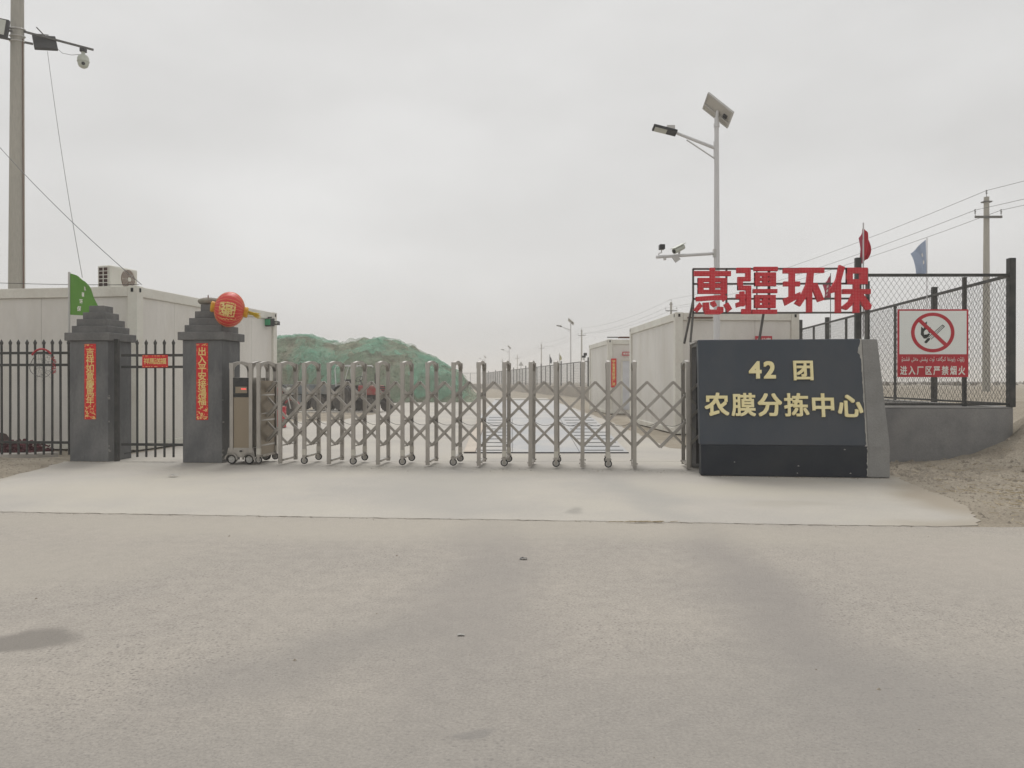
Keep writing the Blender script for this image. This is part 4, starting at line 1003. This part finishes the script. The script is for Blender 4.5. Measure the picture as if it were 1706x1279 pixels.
# ------------------------------------------------------------------ solar street lamps
def solar_lamp(label, full):
    Yl = 16.0; base = Vector((P(1194.5, 0, Yl).x, Yl, 0))
    t = thing('solar_street_lamp', label, 'street lamp', base, 0, 'solar street lamps')
    top = P(1193.5, 196, Yl).z
    def q(px, py, y=Yl): p = P(px, py, y); return Vector((p.x, y, p.z))
    MB().cyl((base.x, Yl, 0), (P(1193.5, 0, Yl).x, Yl, top), .078, .045, n=16).build('pole', 'pole_white', t, world=True, smooth=40)
    MB().box((base.x, Yl, .02), (.3, .3, .03)).build('base_plate', 'alu', t, world=True)
    MB().cyl(q(1189, 246), q(1121, 219.5), .036, .028, n=10).build('lamp_arm', 'pole_white', t, world=True, smooth=40)
    MB().cyl(q(1143.5, 233), q(1190, 264), .016, n=8).build('brace', 'pole_white', t, world=True)
    m = MB(); m.box(q(1191, 250), (.05, .06, .36)); m.cyl((P(1193.6, 0, Yl).x, Yl, q(0, 212).z), (P(1193.6, 0, Yl).x, Yl, q(0, 206).z), .06, n=12); m.build('clamp', 'pole_white', t, world=True)
    d = (q(1087, 212)-q(1131, 223)).normalized()
    lh = MB().bar(q(1127, 222), q(1087.5, 212), .2, .055, up=(0, .25, 1)); h_ = lh.build('lamp_head', 'lamp_black', t, world=True, bevel=.015)
    g = MB(); dn = Vector((0, -.25, -1)).normalized(); g.bar(q(1110, 217.8)+dn*.034, q(1090, 212.8)+dn*.034, .15, .012, up=(0, .25, 1)); g.build('lens', 'lamp_glass', h_, world=False) if False else None
    gl = MB(); gl.bar(q(1110, 217.8)+dn*.03, q(1090, 212.8)+dn*.03, .15, .014, up=(0, .25, 1)); INV[h_.name] = INV[t.name]; gl.build('lens', 'lamp_glass', h_, world=True)
    s_ = MB(); s_.box(q(1117, 214), (.16, .12, .1)); s_.build('sensor', 'alu', h_, world=True)
    c = q(1196, 184); ea = Vector((.46, -.1, -.42)); eb = Vector((-.03, .30, -.19)); en = ea.cross(eb).normalized()
    if en.z < 0: en = -en
    xa, ya = ea.normalized(), eb.normalized(); M3 = Matrix((xa, ya, xa.cross(ya))).transposed()
    sp_ = MB().box(c, (ea.length*1.02, eb.length*1.02, .03), M3).build('solar_panel', 'solar_back', t, world=True); INV[sp_.name] = INV[t.name]
    fr_ = MB(); hx_, hy_ = ea.length*.51, eb.length*.51
    for s in (-1, 1):
        fr_.box(c+M3 @ Vector((0, s*hy_, 0)), (hx_*2+.03, .03, .05), M3); fr_.box(c+M3 @ Vector((s*hx_, 0, 0)), (.03, hy_*2-.03, .05), M3)
    fr_.box(c+M3 @ Vector((0, hy_*.35, 0))-en*.03, (hx_*2-.03, .03, .03), M3)
    fr_.build('panel_frame', 'alu', sp_, world=True)
    MB().box(c+en*.0175, (hx_*1.95, hy_*1.92, .004), M3).build('solar_cells', 'solar_cell', sp_, world=True)
    MB().box(c-en*.03+M3 @ Vector((hx_*.62, -hy_*.05, 0)), (.09, .07, .035), M3).build('junction_box', 'lamp_black', sp_, world=True)
    MB().cyl((P(1193.5, 0, Yl).x, Yl, top-.05), c-en*.02, .03, n=10).build('panel_mount', 'pole_white', t, world=True)
    if full:
        MB().cyl(q(1190, 422), q(1093, 428), .034, n=12).build('camera_arm', 'pole_white', t, world=True, smooth=40); MB().box(q(1190, 421.5), (.04, .12, .16)).build('arm_flange', 'alu', t, world=True)
        b_ = MB(); b_.box(q(1102.5, 411.5), (.11, .16, .1)); b_ = b_.build('camera', 'lamp_black', t, world=True, bevel=.01, label='black box camera'); INV[b_.name] = INV[t.name]
        MB().tube([q(1102, 416), q(1102, 421), q(1098, 421.5), q(1097, 426)], .012, 6).build('bracket', 'alu', b_, world=True)
        w_ = MB(); aim = Vector((-.75, -.55, -.42)).normalized(); cc = q(1130, 415, Yl-.03)
        w_.cyl(cc-aim*.16, cc+aim*.14, .055, .058, n=14); w_ = w_.build('camera', 'camera_white', t, world=True, smooth=40, label='white bullet camera'); INV[w_.name] = INV[t.name]
        MB().cyl(cc+aim*.14, cc+aim*.145, .042, n=12).build('lens', 'lamp_black', w_, world=True)
        MB().bar(cc+Vector((0, 0, .07))-aim*.17, cc+Vector((0, 0, .07))+aim*.19, .13, .012).build('sun_shield', 'camera_white', w_, world=True)
        MB().tube([cc+Vector((.03, .02, -.02)), q(1131, 424)], .02, 6).build('bracket', 'alu', w_, world=True)
        MB().box(q(1126.5, 430.5, Yl-.06), (.12, .05, .13), Matrix.Rotation(R(-35), 3, 'Y')).build('flood_lamp', 'alu', t, world=True); MB().box(q(1107.5, 431), (.05, .06, .05)).build('clamp', 'alu', t, world=True)
    return t
L1 = solar_lamp('nearest solar street lamp, with cameras on a side arm, behind the sign wall', True)
far0 = solar_lamp('solar street lamp beyond the gate, left of the farthest cabin', False)
Yq = 72; far0.location = (P(951, 0, Yq).x, Yq, 0); INV[far0.name] = None
copy_tree(far0, (P(848.5, 0, 125).x, 125, 0), 'second solar street lamp along the far fence')
copy_tree(far0, (P(808, 0, 173).x, 173, 0), 'farthest solar street lamp, faint in the haze')

# ------------------------------------------------------------------ utility poles
Yp = 21.5; bp = Vector((P(27, 0, Yp).x, Yp, 0))
up_ = thing('utility_pole', 'tall concrete pole with camera and floodlights behind the left cabin', 'pole', bp)
MB().cyl(bp, (bp.x+.06, Yp, 13.5), .225, .15, n=24).build('shaft', 'pole_concrete', up_, world=True, smooth=40)
za = 11.0; a0 = Vector((-14.25, 21.0, za+.06)); a1 = Vector((-12.2, 22.6, za-.02))
MB().bar(a0, a1, .05).build('cross_arm', 'wire', up_, world=True)
MB().bar(a0+Vector((0, 0, -.35)), a0+(a1-a0)*.42+Vector((0, 0, -.28)), .05).build('cross_arm', 'wire', up_, world=True)
for z in (za+.08, za-.12, za-.26): MB().tube([(bp.x+.05+.185*math.cos(k*.524), Yp+.185*math.sin(k*.524), z+.03*math.sin(k*.524)) for k in range(12)], .02, 5, True).build('band', 'alu', up_, world=True)
cc = P(76, 72, 21.9); fl = MB().box(cc, (.58, .10, .50), Matrix.Rotation(R(25), 3, 'Z') @ Matrix.Rotation(R(-28), 3, 'X') @ Matrix.Rotation(R(-10), 3, 'Y')).build('floodlight', 'lamp_black', up_, world=True, bevel=.02, label='black floodlight seen from behind'); INV[fl.name] = INV[up_.name]
MB().tube([cc+Vector((-.3, 0, .12)), cc+Vector((-.15, -.1, .2)), cc+Vector((.1, 0, .22))], .016, 5).build('bracket', 'wire', fl, world=True)
MB().bar(P(62, 46, 21.9), P(76, 61, 21.9), .03).build('stay', 'wire', up_, world=True)
fc = P(3, 48, 20.9); fl2 = MB().box(fc, (.36, .12, .52), Matrix.Rotation(R(12), 3, 'Z') @ Matrix.Rotation(R(8), 3, 'Y')).build('floodlight', 'lamp_black', up_, world=True, bevel=.02, label='floodlight with its pale front showing'); INV[fl2.name] = INV[up_.name]
MB().box(fc+Vector((-.02, -.068, .03)), (.30, .012, .40), Matrix.Rotation(R(12), 3, 'Z') @ Matrix.Rotation(R(8), 3, 'Y')).build('glass', 'lamp_glass', fl2, world=True)
MB().bar(fc+Vector((.1, 0, -.02)), (bp.x, Yp-.18, za-.06), .05).build('stay', 'wire', up_, world=True)
pc = P(139.5, 102, 22.4); Tm = Matrix.Translation(pc)
pz = MB().lathe([(.05, .27), (.055, .17), (.12, .15), (.155, .08), (.16, 0), (.165, -.01), (.165, -.03), (.15, -.04)], Tm, 20).build('dome_camera', 'camera_white', up_, world=True, smooth=40); INV[pz.name] = INV[up_.name]
MB().lathe([(.15, -.04), (.145, -.10), (.11, -.17), (.05, -.205), (0, -.21)], Tm, 20).build('dome', 'camera_white', pz, world=True, smooth=40)
MB().cyl(pc+Vector((.05, -.09, -.10)), pc+Vector((.075, -.135, -.125)), .048, n=12).build('lens', 'lamp_black', pz, world=True)
MB().box(pc+Vector((0, 0, .31)), (.14, .14, .1)).build('mount', 'lamp_black', up_, world=True)
MB().tube([P(90, 76, 21.9), P(105, 89, 22), P(120, 92, 22.2), P(134, 91, 22.35)], .008, 4).build('lead', 'wire', up_, world=True)
MB().tube([(bp.x+.24, Yp-.05, .2), (bp.x+.235, Yp-.05, 6), (bp.x+.23, Yp-.05, 10.8)], .012, 5).build('lead', 'rust', up_, world=True)
def hang(name, label, a_, b_, sag, r_, mt='cable', n=18):
    a_, b_ = Vector(a_), Vector(b_); base = (a_+b_)/2
    o = MB().tube([a_.lerp(b_, k/n)-base-Vector((0, 0, sag*4*(k/n)*(1-k/n))) for k in range(n+1)], r_, 4).build(name, mt, smooth=60); o.location = base
    return tag(o, label, 'cable')
hang('drop_cable', 'thin cable dropping from the pole floodlight to the left cabin roof', P(80, 86, 21.9), P(137.5, 462, 16.5), .25, .006, 'wire')
hang('drop_cable', 'thin cable slanting from the left edge down to the cabin corner', P(-60, 175, 20), P(236, 474, 14.75), .18, .007)
hang('drop_cable', 'thin cable lying along the left cabin roof edge', P(-30, 470, 15.2), P(232, 474, 14.9), .02, .007)

def power_pole(label, loc):
    t = thing('power_pole', label, 'pole', loc, 0, 'power line poles outside the fence'); 
    MB().cyl((0, 0, 0), (0, 0, 10.0), .19, .125, n=14).build('shaft', 'pole_concrete', t, smooth=40)
    MB().box((0, -.17, 8.95), (1.36, .1, .11)).build('cross_arm', 'wire', t); MB().box((0, -.0, 9.75), (.42, .3, .06)).build('band', 'wire', t)
    for x, z in ((-.66, 8.98), (.66, 8.98), (0, 10.0)):
        m = MB(); m.cyl((x, -.14 if x else 0, z), (x, -.14 if x else 0, z+.33), .014, n=6)
        for k in range(3): m.cyl((x, -.14 if x else 0, z+.16+k*.08), (x, -.14 if x else 0, z+.2+k*.08), .05, .03, n=8)
        m.build('insulator', 'wire', t)
    return t
poles = []
for px, ytop, lab in ((1643, 313, 'nearest power pole, right of the no-smoking sign'), (1118, 497, 'power pole showing above the nearer right cabin'), (969, 545, 'power pole just left of the farthest cabin'),
                      (902, 570, 'hazy power pole above the middle of the gate'), (862, 585, 'faint power pole left of the middle of the gate'), (837, 592, 'faintest power pole, nearest the vanishing point')):
    Y = 9.9*F/(HY-ytop); x = P(px, 0, Y).x; gz = ground_z(x, Y)-.05
    poles.append((Vector((x, Y, gz)), lab))
pp = power_pole(poles[0][1], poles[0][0])
for v, lab in poles[1:]: copy_tree(pp, v, lab)
ends = [Vector((33, -12, .85))]+[p for p, _ in poles]
for (dx, dz, lab) in ((0, 10.33, 'uppermost overhead wire along the power poles'), (-.66, 9.3, 'overhead wire on the left ends of the cross arms'), (.66, 9.3, 'overhead wire on the right ends of the cross arms')):
    pts = []
    for a_, b_ in zip(ends, ends[1:]):
        for k in range(12): t_ = k/12; p = a_.lerp(b_, t_); pts.append(p+Vector((dx, -.14 if dx else 0, dz-.7*4*t_*(1-t_))))
    pts.append(ends[-1]+Vector((dx, 0, dz)))
    base = Vector((20, 60, 9)); o = MB().tube([p-base for p in pts], .012, 4).build('overhead_wire', 'wire', smooth=60); o.location = base; tag(o, lab, 'wire')
# small far things along the fence
t = thing('warning_sign', 'grey triangular road sign beyond the far fence', 'sign', P(868, 655, 110)); m = MB()
m.prism([(-.36, 0), (.36, 0), (0, .64)], face(P(868, 609, 110), 0), .04); m.build('plate', 'alu', t, world=True); MB().cyl(P(868, 655, 110.1), P(868, 606, 110.1), .05, n=6).build('post', 'alu', t, world=True)
t = thing('camera_post', 'thin post with a black camera left of the farthest cabin', 'camera', P(973, 660, 40)); MB().cyl(P(973, 672, 40), P(973, 595, 40), .04, n=6).build('post', 'alu', t, world=True)
MB().box(P(975, 590, 40), (.16, .2, .14)).build('camera', 'lamp_black', t, world=True); MB().box(P(972.5, 594, 40), (.2, .08, .1)).build('bracket', 'lamp_black', t, world=True)

# ------------------------------------------------------------------ yard: weighbridge, mound, vehicles
wbd = thing('weighbridge', 'pale steel weighbridge with ribbed ramp beyond the gate', 'weighbridge', (.62, 14.1, 0), 0)
m = MB(); W2 = 1.5; Lr = 5.8; Zr = .36
def slabx(x0, x1, y0, z0, y1, z1, name, mt, th=.05, par=None):
    m = MB(); m.raw([(x0, y0, z0), (x1, y0, z0), (x1, y1, z1), (x0, y1, z1), (x0, y0, z0-th), (x1, y0, z0-th), (x1, y1, z1-th), (x0, y1, z1-th)], [(0, 1, 2, 3), (7, 6, 5, 4), (0, 4, 5, 1), (1, 5, 6, 2), (2, 6, 7, 3), (3, 7, 4, 0)])
    return m.build(name, mt, par or wbd)
rm1 = slabx(-W2+.22, -.62, 0, .02, Lr, Zr, 'ramp_track', 'weigh_plate'); slabx(-.61, .61, 0, .02, Lr, Zr, 'ramp_plate', 'weigh_plate'); rm2 = slabx(.62, W2, 0, .02, Lr, Zr, 'ramp_track', 'weigh_plate')
slabx(-W2, -W2+.21, 0, .03, Lr, Zr, 'side_strip', 'weigh_side')
for rm, x0, x1 in ((rm1, -W2+.28, -.68), (rm2, .70, W2-.06)):
    for k in range(11):
        y = .22+k*.5+(k*k)*.008; z = .02+(Zr-.02)*y/Lr; MB().box(((x0+x1)/2, y, z+.006), (x1-x0, .014, .010)).build('rib', 'rib_grey', rm)
for k in range(6): slabx(-W2, W2, Lr+.03+k*3.4, Zr, Lr+.01+(k+1)*3.4, Zr, 'deck_plate', 'weigh_plate', .2)
MB().box((0, -.03, .016), (2*W2, .05, .012)).build('gap_strip', 'black_void', wbd); MB().box((0, Lr+20.46, Zr-.06), (2*W2, .06, .16)).build('end_beam', 'black_metal', wbd)

def sil(px):
    tb = [(300, 575), (400, 570), (460, 567), (480, 565), (515, 563), (545, 570), (570, 573), (600, 570), (625, 569), (650, 573), (685, 582), (700, 590), (720, 599), (745, 614), (770, 627), (785, 655), (800, 664)]
    for (a_, va), (b_, vb) in zip(tb, tb[1:]):
        if a_ <= px <= b_: return va+(vb-va)*(px-a_)/(b_-a_)
    return 575 if px < 300 else 664
mo = thing('waste_mound', 'long lumpy waste mound under green netting beyond the yard', 'mound', (-14, 54, 0))
def mound(u, v, net=0):
    px = 300+500*u; Yc = 55.; x = P(px, 0, Yc).x; y = 49+14*v
    top = max(0, 1.3+(HY-sil(px))*Yc/F); y += noise.noise(Vector((x*.16, 7, 2)))*1.8
    prof = max(0, 1-abs((y-55.5)/6.6)**2.4)
    if y > 55.5: prof = max(prof, .0)
    l1 = noise.fractal(Vector((x*.42, y*.42, 1)), .8, 2.0, 5)*.5+noise.noise(Vector((x*.23, y*.2, 4)))*.3
    l2 = abs(noise.noise(Vector((x*1.1, y*1.1, 8))))*.55+abs(noise.noise(Vector((x*2.6, y*2.6, 5))))*.3
    z = top*prof**.8+(l1*.75-l2*.6+.1 if not net else .62*max(l1, -.15)+.08+.22*abs(noise.noise(Vector((x*1.6, y*1.6, 12))))+.13*noise.noise(Vector((x*3.4, y*3.4, 15))))*min(1, prof*2.2)*min(1, top)
    z *= min(1, v/.05)
    return Vector((x+noise.noise(Vector((x, y, 20)))*.25, y+noise.noise(Vector((x, y, 30)))*.25, max(-.05, z)))
MB().grid(lambda u, v: mound(u, v), 220, 70).build('soil', 'mound_soil', mo, world=True, smooth=40)
MB().grid(lambda u, v: mound(u, .0+.97*v, 1)+Vector((0, -.30, .03)), 200, 60).build('netting', 'green_mesh', mo, world=True, smooth=80)
def sheet(u0, u1, v0, v1, nu, nv, seed):
    def f(u, v):
        e = noise.noise(Vector((u*7, v*5, seed)))*.03
        p = mound(u0+(u1-u0)*u+e, v0+(v1-v0)*v+e*1.6, 1); return p+Vector((0, -.38, .07+.10*abs(noise.noise(Vector((u*14, v*9, seed+3))))))
    MB().grid(f, nu, nv).build('net_sheet', 'teal_mesh', mo, world=True, smooth=80)
sheet(.25, .52, .26, .48, 60, 20, 1); sheet(.62, .90, .22, .47, 60, 24, 2); sheet(.80, .96, .02, .34, 40, 30, 3); sheet(.42, .60, .05, .22, 40, 20, 4)
mb = MB(); r = random.Random(14)
for i in range(420):
    px = r.uniform(440, 800); u = (px-300)/500; v = r.uniform(.02, .25); c = mound(u, v); c.z = max(0, c.z)+r.uniform(0, .12); s = r.uniform(.04, .13); d = Vector((r.uniform(-1, 1), r.uniform(-1, 1), r.uniform(-.4, 1))).normalized(); e = d.orthogonal()
    mb.raw([c-d*s, c+e*s*.6, c+d*s*.8, c-e*s*.5], [(0, 1, 2, 3)])
setting(mb.build('debris', 'mound_soil'), 'stuff')

def big_wheel(par, c, r_, w_, rot=0):
    M_ = Matrix.Translation(c) @ rotz(rot) @ Matrix.Rotation(R(90), 4, 'X')
    m = MB(); m.lathe([(r_*.55, -w_/2), (r_*.9, -w_/2), (r_, -w_*.33), (r_, w_*.33), (r_*.9, w_/2), (r_*.55, w_/2)], M_, 22)
    for k in range(16):
        a_ = 2*math.pi*k/16
        for s in (-1, 1): m.box(M_ @ Vector((r_*1.0*math.cos(a_+s*.08), r_*1.0*math.sin(a_+s*.08), s*w_*.22)), (w_*.16, w_*.42, r_*.1), (M_.to_3x3() @ Matrix.Rotation(a_, 3, 'Z') @ Matrix.Rotation(R(90), 3, 'Y')).to_3x3())
    o = m.build('wheel', 'dusty_tyre', par, smooth=30)
    h_ = MB(); h_.lathe([(0, -w_*.3), (r_*.2, -w_*.42), (r_*.5, -w_*.2), (r_*.56, -w_*.42), (r_*.56, w_*.42), (r_*.5, w_*.2), (r_*.2, w_*.3), (0, w_*.3)], M_, 18); h_.build('hub', 'tractor_red', o, smooth=30)
    return o
tc0 = P(585, 0, 34.6); tr = thing('small_tractor', 'small dusty red tractor with a white canopy frame behind the gate', 'tractor', (tc0.x, 34.6, .012), R(-32))
for y in (-.52, .52): big_wheel(tr, (0, y, .53), .53, .3); big_wheel(tr, (1.62, y*1.05, .30), .30, .2, R(6))
m = MB(); m.box((1.2, 0, .92), (1.15, .5, .42)); h_ = m.build('hood', 'tractor_red', tr, bevel=.05)
m = MB(); m.box((1.79, 0, .86), (.03, .44, .5)); gr = m.build('grille', 'black_metal', tr)
for k in range(5): MB().box((1.81, 0, .68+k*.09), (.02, .4, .03)).build('slat', 'tractor_red', gr)
m = MB(); m.box((1.0, 0, .62), (1.3, .34, .3)); m.box((.2, 0, .6), (.9, .42, .34)); m.box((1.62, 0, .38), (.12, 1.0, .12)); m.build('chassis', 'tractor_dark', tr, bevel=.02)
m = MB(); m.cyl((0, -.5, .53), (0, .5, .53), .08, n=8); m.build('axle', 'tractor_dark', tr)
for y in (-.52, .52):
    m = MB(); m.tube([(.62*math.cos(R(a_)), y, .53+.62*math.sin(R(a_))) for a_ in range(20, 170, 15)], .02, 4); m.grid(lambda u, v: Vector((.6*math.cos(R(20+150*u)), y-.17+.34*v, .53+.6*math.sin(R(20+150*u)))), 12, 2); m.build('fender', 'tractor_dark', tr)
m = MB(); m.box((-.02, 0, .98), (.42, .46, .1)); m.box((-.24, 0, 1.2), (.08, .46, .42)); m.build('seat', 'tractor_dark', tr, bevel=.03)
m = MB(); m.cyl((.75, 0, 1.05), (.5, 0, 1.42), .025, n=6); m.tube([Vector((.5, 0, 1.42))+Vector((.12*math.cos(k*.524)*.83, .22*math.sin(k*.524), .18*math.cos(k*.524)*.6)) for k in range(12)], .016, 5, True); m.build('steering_wheel', 'black_metal', tr)
m = MB()
for y in (-.5, .5): m.tube([(-.42, y, .95), (-.5, y, 1.85), (-.42, y, 2.0), (.75, y, 2.02), (.85, y, 1.95)], .022, 6)
for x, z in ((-.45, 2.0), (.8, 2.0)): m.cyl((x, -.5, z), (x, .5, z), .02, n=6)
for y in (-.5, .5): m.cyl((.35, y, 2.02), (.05, y, 1.2), .014, n=5)
m.build('canopy_frame', 'pole_white', tr)
MB().cyl((1.3, .15, 1.1), (1.3, .15, 1.65), .03, n=8).build('exhaust', 'tractor_dark', tr)
tt = thing('farm_trailer', 'low blue grey farm trailer coupled behind the small tractor', 'trailer', (P(522, 0, 35.5).x, 35.6, .012), R(-12))
m = MB(); m.box((0, 0, .78), (2.5, 1.5, .08)); m.build('bed', 'trailer_blue', tt, bevel=.01)
for y in (-.75, .75): MB().box((0, y, .99), (2.5, .05, .36)).build('side_board', 'trailer_blue', tt, bevel=.01)
for x in (-1.24, 1.24): MB().box((x, 0, .99), (.05, 1.44, .36)).build('end_board', 'trailer_blue', tt, bevel=.01)
for x in (-1.2, -.4, .4, 1.2): MB().box((x, -.79, .95), (.05, .03, .44)).build('stake', 'trailer_blue', tt)
MB().bar((1.25, 0, .62), (1.95, -.12, .5), .09).build('draw_bar', 'tractor_dark', tt); MB().box((0, 0, .66), (2.3, .5, .12)).build('chassis', 'tractor_dark', tt); MB().box((-.45, -.7, .5), (.36, .1, .4)).build('tool_box', 'trailer_blue', tt, bevel=.01)
for y in (-.62, .62): big_wheel(tt, (.55, y, .36), .36, .22); big_wheel(tt, (-.75, y, .36), .36, .22)
# motor tricycle half hidden by the cabin
mc = thing('motor_tricycle', 'red motor tricycle half hidden behind the left cabin corner', 'tricycle', (P(463, 0, 29).x, 29, .012), R(-20))
m = MB(); m.lathe([(0, -.26), (.1, -.25), (.16, -.1), (.17, .08), (.1, .24), (0, .26)], Matrix.Translation((0, 0, .92)) @ Matrix.Rotation(R(90), 4, 'Y'), 14); m.build('fuel_tank', 'tractor_red', mc, smooth=50)
big_wheel(mc, (.62, 0, .29), .29, .11); big_wheel(mc, (-1.5, .5, .29), .29, .14); big_wheel(mc, (-1.5, -.5, .29), .29, .14)
m = MB(); m.tube([(.62, .07, .29), (.5, .07, .7), (.35, .07, 1.05)], .025, 6); m.tube([(.62, -.07, .29), (.5, -.07, .7), (.35, -.07, 1.05)], .025, 6); m.build('fork', 'alu', mc)
MB().tube([(.1, .38, 1.15), (.3, .2, 1.2), (.36, 0, 1.1), (.3, -.2, 1.2), (.1, -.38, 1.15)], .018, 6).build('handlebar', 'black_metal', mc); MB().lathe([(0, -.05), (.1, -.04), (.11, .05), (0, .06)], Matrix.Translation((.48, 0, .98)) @ Matrix.Rotation(R(90), 4, 'Y'), 12).build('headlight', 'lamp_glass', mc)
m = MB(); m.box((.05, 0, .55), (.4, .3, .3)); m.tube([(.35, 0, .95), (-.2, 0, .6), (-1.6, 0, .5)], .04, 6); m.build('engine', 'tractor_dark', mc); MB().box((-.5, 0, .86), (.6, .3, .12)).build('seat', 'black_metal', mc, bevel=.03)
m = MB(); m.box((-1.5, 0, .62), (1.4, 1.1, .06)); m.box((-1.5, -.55, .8), (1.4, .04, .3)); m.box((-1.5, .55, .8), (1.4, .04, .3)); m.build('cargo_bed', 'tractor_red', mc)
MB().tube([(.84*0+.62+.34*math.cos(R(a_)), 0, .29+.34*math.sin(R(a_))) for a_ in range(10, 160, 15)], .05, 5).build('mudguard', 'tractor_red', mc)
dr = thing('red_drum', 'red drum standing at the far corner of the left cabin', 'drum', (P(461, 0, 22).x, 22, .012))
MB().lathe([(.26, 0), (.27, .02), (.26, .03), (.26, .2), (.268, .215), (.26, .23), (.26, .42), (.268, .435), (.26, .45), (.26, .56), (.27, .58), (.25, .585), (.25, .575), (0, .575)], None, 22).build('barrel', 'red_sign', dr, smooth=30)
MB().cyl((.12, .05, .575), (.12, .05, .6), .03, n=8).build('bung', 'black_metal', dr)

# ------------------------------------------------------------------ loose ground detail
mb = MB(); r = random.Random(31)
def pebble(x, y, z, s):
    c = Vector((x, y, z+s*.2)); n_ = 5
    ring = [c+Vector((s*r.uniform(.7, 1.2)*math.cos(k*1.2566), s*r.uniform(.7, 1.2)*math.sin(k*1.2566), -s*.3)) for k in range(n_)]; tp = c+Vector((r.uniform(-.3, .3)*s, r.uniform(-.3, .3)*s, s*.5))
    mb.raw(ring+[tp], [(k, (k+1) % n_, n_) for k in range(n_)])
for i in range(5200):
    y = r.uniform(6.9, 12.2); x = r.uniform(4.5, 9.8)
    if x < 4.2+(y-6.9)*.28+.15: continue
    pebble(x, y, ground_z(x, y), r.choice((.006, .009, .012, .012, .02, .035 if r.random() < .3 else .01)))
for i in range(110):
    x = r.uniform(5.2, 8.4); y = r.uniform(9.6, 12.15); pebble(x, y, ground_z(x, y), r.uniform(.02, .055))
for i in range(420): x = 5.35+abs(r.gauss(0, .35)); y = r.uniform(10.0, 12.1); pebble(x, y, ground_z(x, y), r.choice((.012, .02, .03)))
for i in range(900): x = r.uniform(-10, -7.0); y = r.uniform(10.2, 12.9); pebble(x, y, ground_z(x, y), r.choice((.008, .012, .018, .028)))
for i in range(60): x = r.uniform(-7, 6); y = r.uniform(2.2, 6.8); pebble(x, y, .0, r.choice((.004, .005, .007, .012)))
for i in range(160):
    t_ = r.random(); x = -5.5+9.7*t_; y = 7.76-.083*(x+5.5)+r.gauss(0, .04)-.03; pebble(x, y, 0.0, r.choice((.005, .007, .01)))
# grit added to stand in for contact shadow below pillars, sign and gate wheels
def foot(a_, b_, k, sp):
    for i in range(k):
        t_ = r.random(); x = a_[0]+(b_[0]-a_[0])*t_; y = a_[1]+(b_[1]-a_[1])*t_; pebble(x+r.gauss(0, sp*.3), y-abs(r.gauss(0, sp)), .005, r.choice((.004, .006, .006, .009, .013)))
foot((-5.28, 12.42), (-4.63, 12.36), 90, .05); foot((-7.2, 12.62), (-6.55, 12.56), 110, .06); foot((2.6, 10.68), (5.06, 10.39), 220, .05); foot((-4.63, 12.36), (-4.57, 12.9), 60, .03)
foot((-3.2, 11.95), (2.6, 11.33), 160, .25)
setting(mb.build('gravel', 'gravel'), 'stuff')
mb = MB()
for i in range(950):
    y = r.uniform(7.0, 11.8); x = r.uniform(4.6, 9.5)
    if x < 4.3+(y-6.9)*.28+.2: continue
    cx_, cy_ = (x, y) if r.random() < .4 else (r.choice((6.6, 6.2, 5.9))+r.gauss(0, .4), r.choice((8.3, 9.2, 7.8))+r.gauss(0, .25))
    a_ = r.uniform(0, 6.3); l_ = r.uniform(.04, .16); z = ground_z(cx_, cy_)+.012
    mb.tube([(cx_, cy_, z), (cx_+l_*math.cos(a_), cy_+l_*math.sin(a_), z+r.uniform(0, .03))], .003, 3)
for i in range(26): x = 1.2+r.gauss(0, .12); a_ = r.uniform(-.6, .6); mb.tube([(x, 7.12+r.gauss(0, .015), .012), (x+.07*math.cos(a_), 7.12+.07*math.sin(a_)*.4, .02)], .003, 3)
setting(mb.build('straw', 'straw'), 'stuff')
for px, py, lab in ((288, 795, 'small crumpled scrap on the concrete in front of the pillars'), (872, 932, 'tiny dark scrap on the road in front of the gate'), (768, 1059, 'tiny white scrap on the road')):
    g_ = GP(px, py); m = MB(); rr = random.Random(px)
    m.grid(lambda u, v: Vector(((u-.5)*.12, (v-.5)*.08, .012+.03*abs(noise.noise(Vector((u*4, v*4, px)))))), 5, 4); o = m.build('litter_scrap', 'chip' if px != 872 else 'black_metal'); o.location = (g_.x, g_.y, .015 if py < 850 else .001); o.scale = (1, 1, 1) if px == 288 else (.45, .45, .6) if px == 872 else (.3, .3, .3); tag(o, lab, 'litter')
# far scrub outside the fence
mb = MB(); r = random.Random(77)
for i in range(2600):
    x = r.uniform(14, 260); y = r.uniform(90, 330); z = .85; s = r.uniform(.15, .5)
    if x < .12*y+6: continue
    for k in range(3):
        a_ = r.uniform(0, 6.3); mb.raw([(x-s*math.cos(a_), y-s*math.sin(a_), z), (x+s*math.cos(a_), y+s*math.sin(a_), z), (x+r.uniform(-.3, .3), y, z+s*r.uniform(.8, 1.5))], [(0, 1, 2)])
setting(mb.build('shrubbery', 'scrub'), 'stuff')

# ------------------------------------------------------------------ haze
mb = MB().box((0, 0, 0), (1900, 1640, 15.5)); hz = mb.build('haze', 'alu'); hz.location = (0, 720, 6.65); setting(hz, 'stuff')
hm = bpy.data.materials.new('haze'); hm.use_nodes = True; n = hm.node_tree.nodes; n.remove(n['Principled BSDF'])
pv = n.new('ShaderNodeVolumePrincipled'); pv.inputs['Color'].default_value = (.93, .91, .885, 1); pv.inputs['Density'].default_value = .0025; pv.inputs['Anisotropy'].default_value = .2
hm.node_tree.links.new(pv.outputs[0], n['Material Output'].inputs['Volume']); hz.data.materials.clear(); hz.data.materials.append(hm)
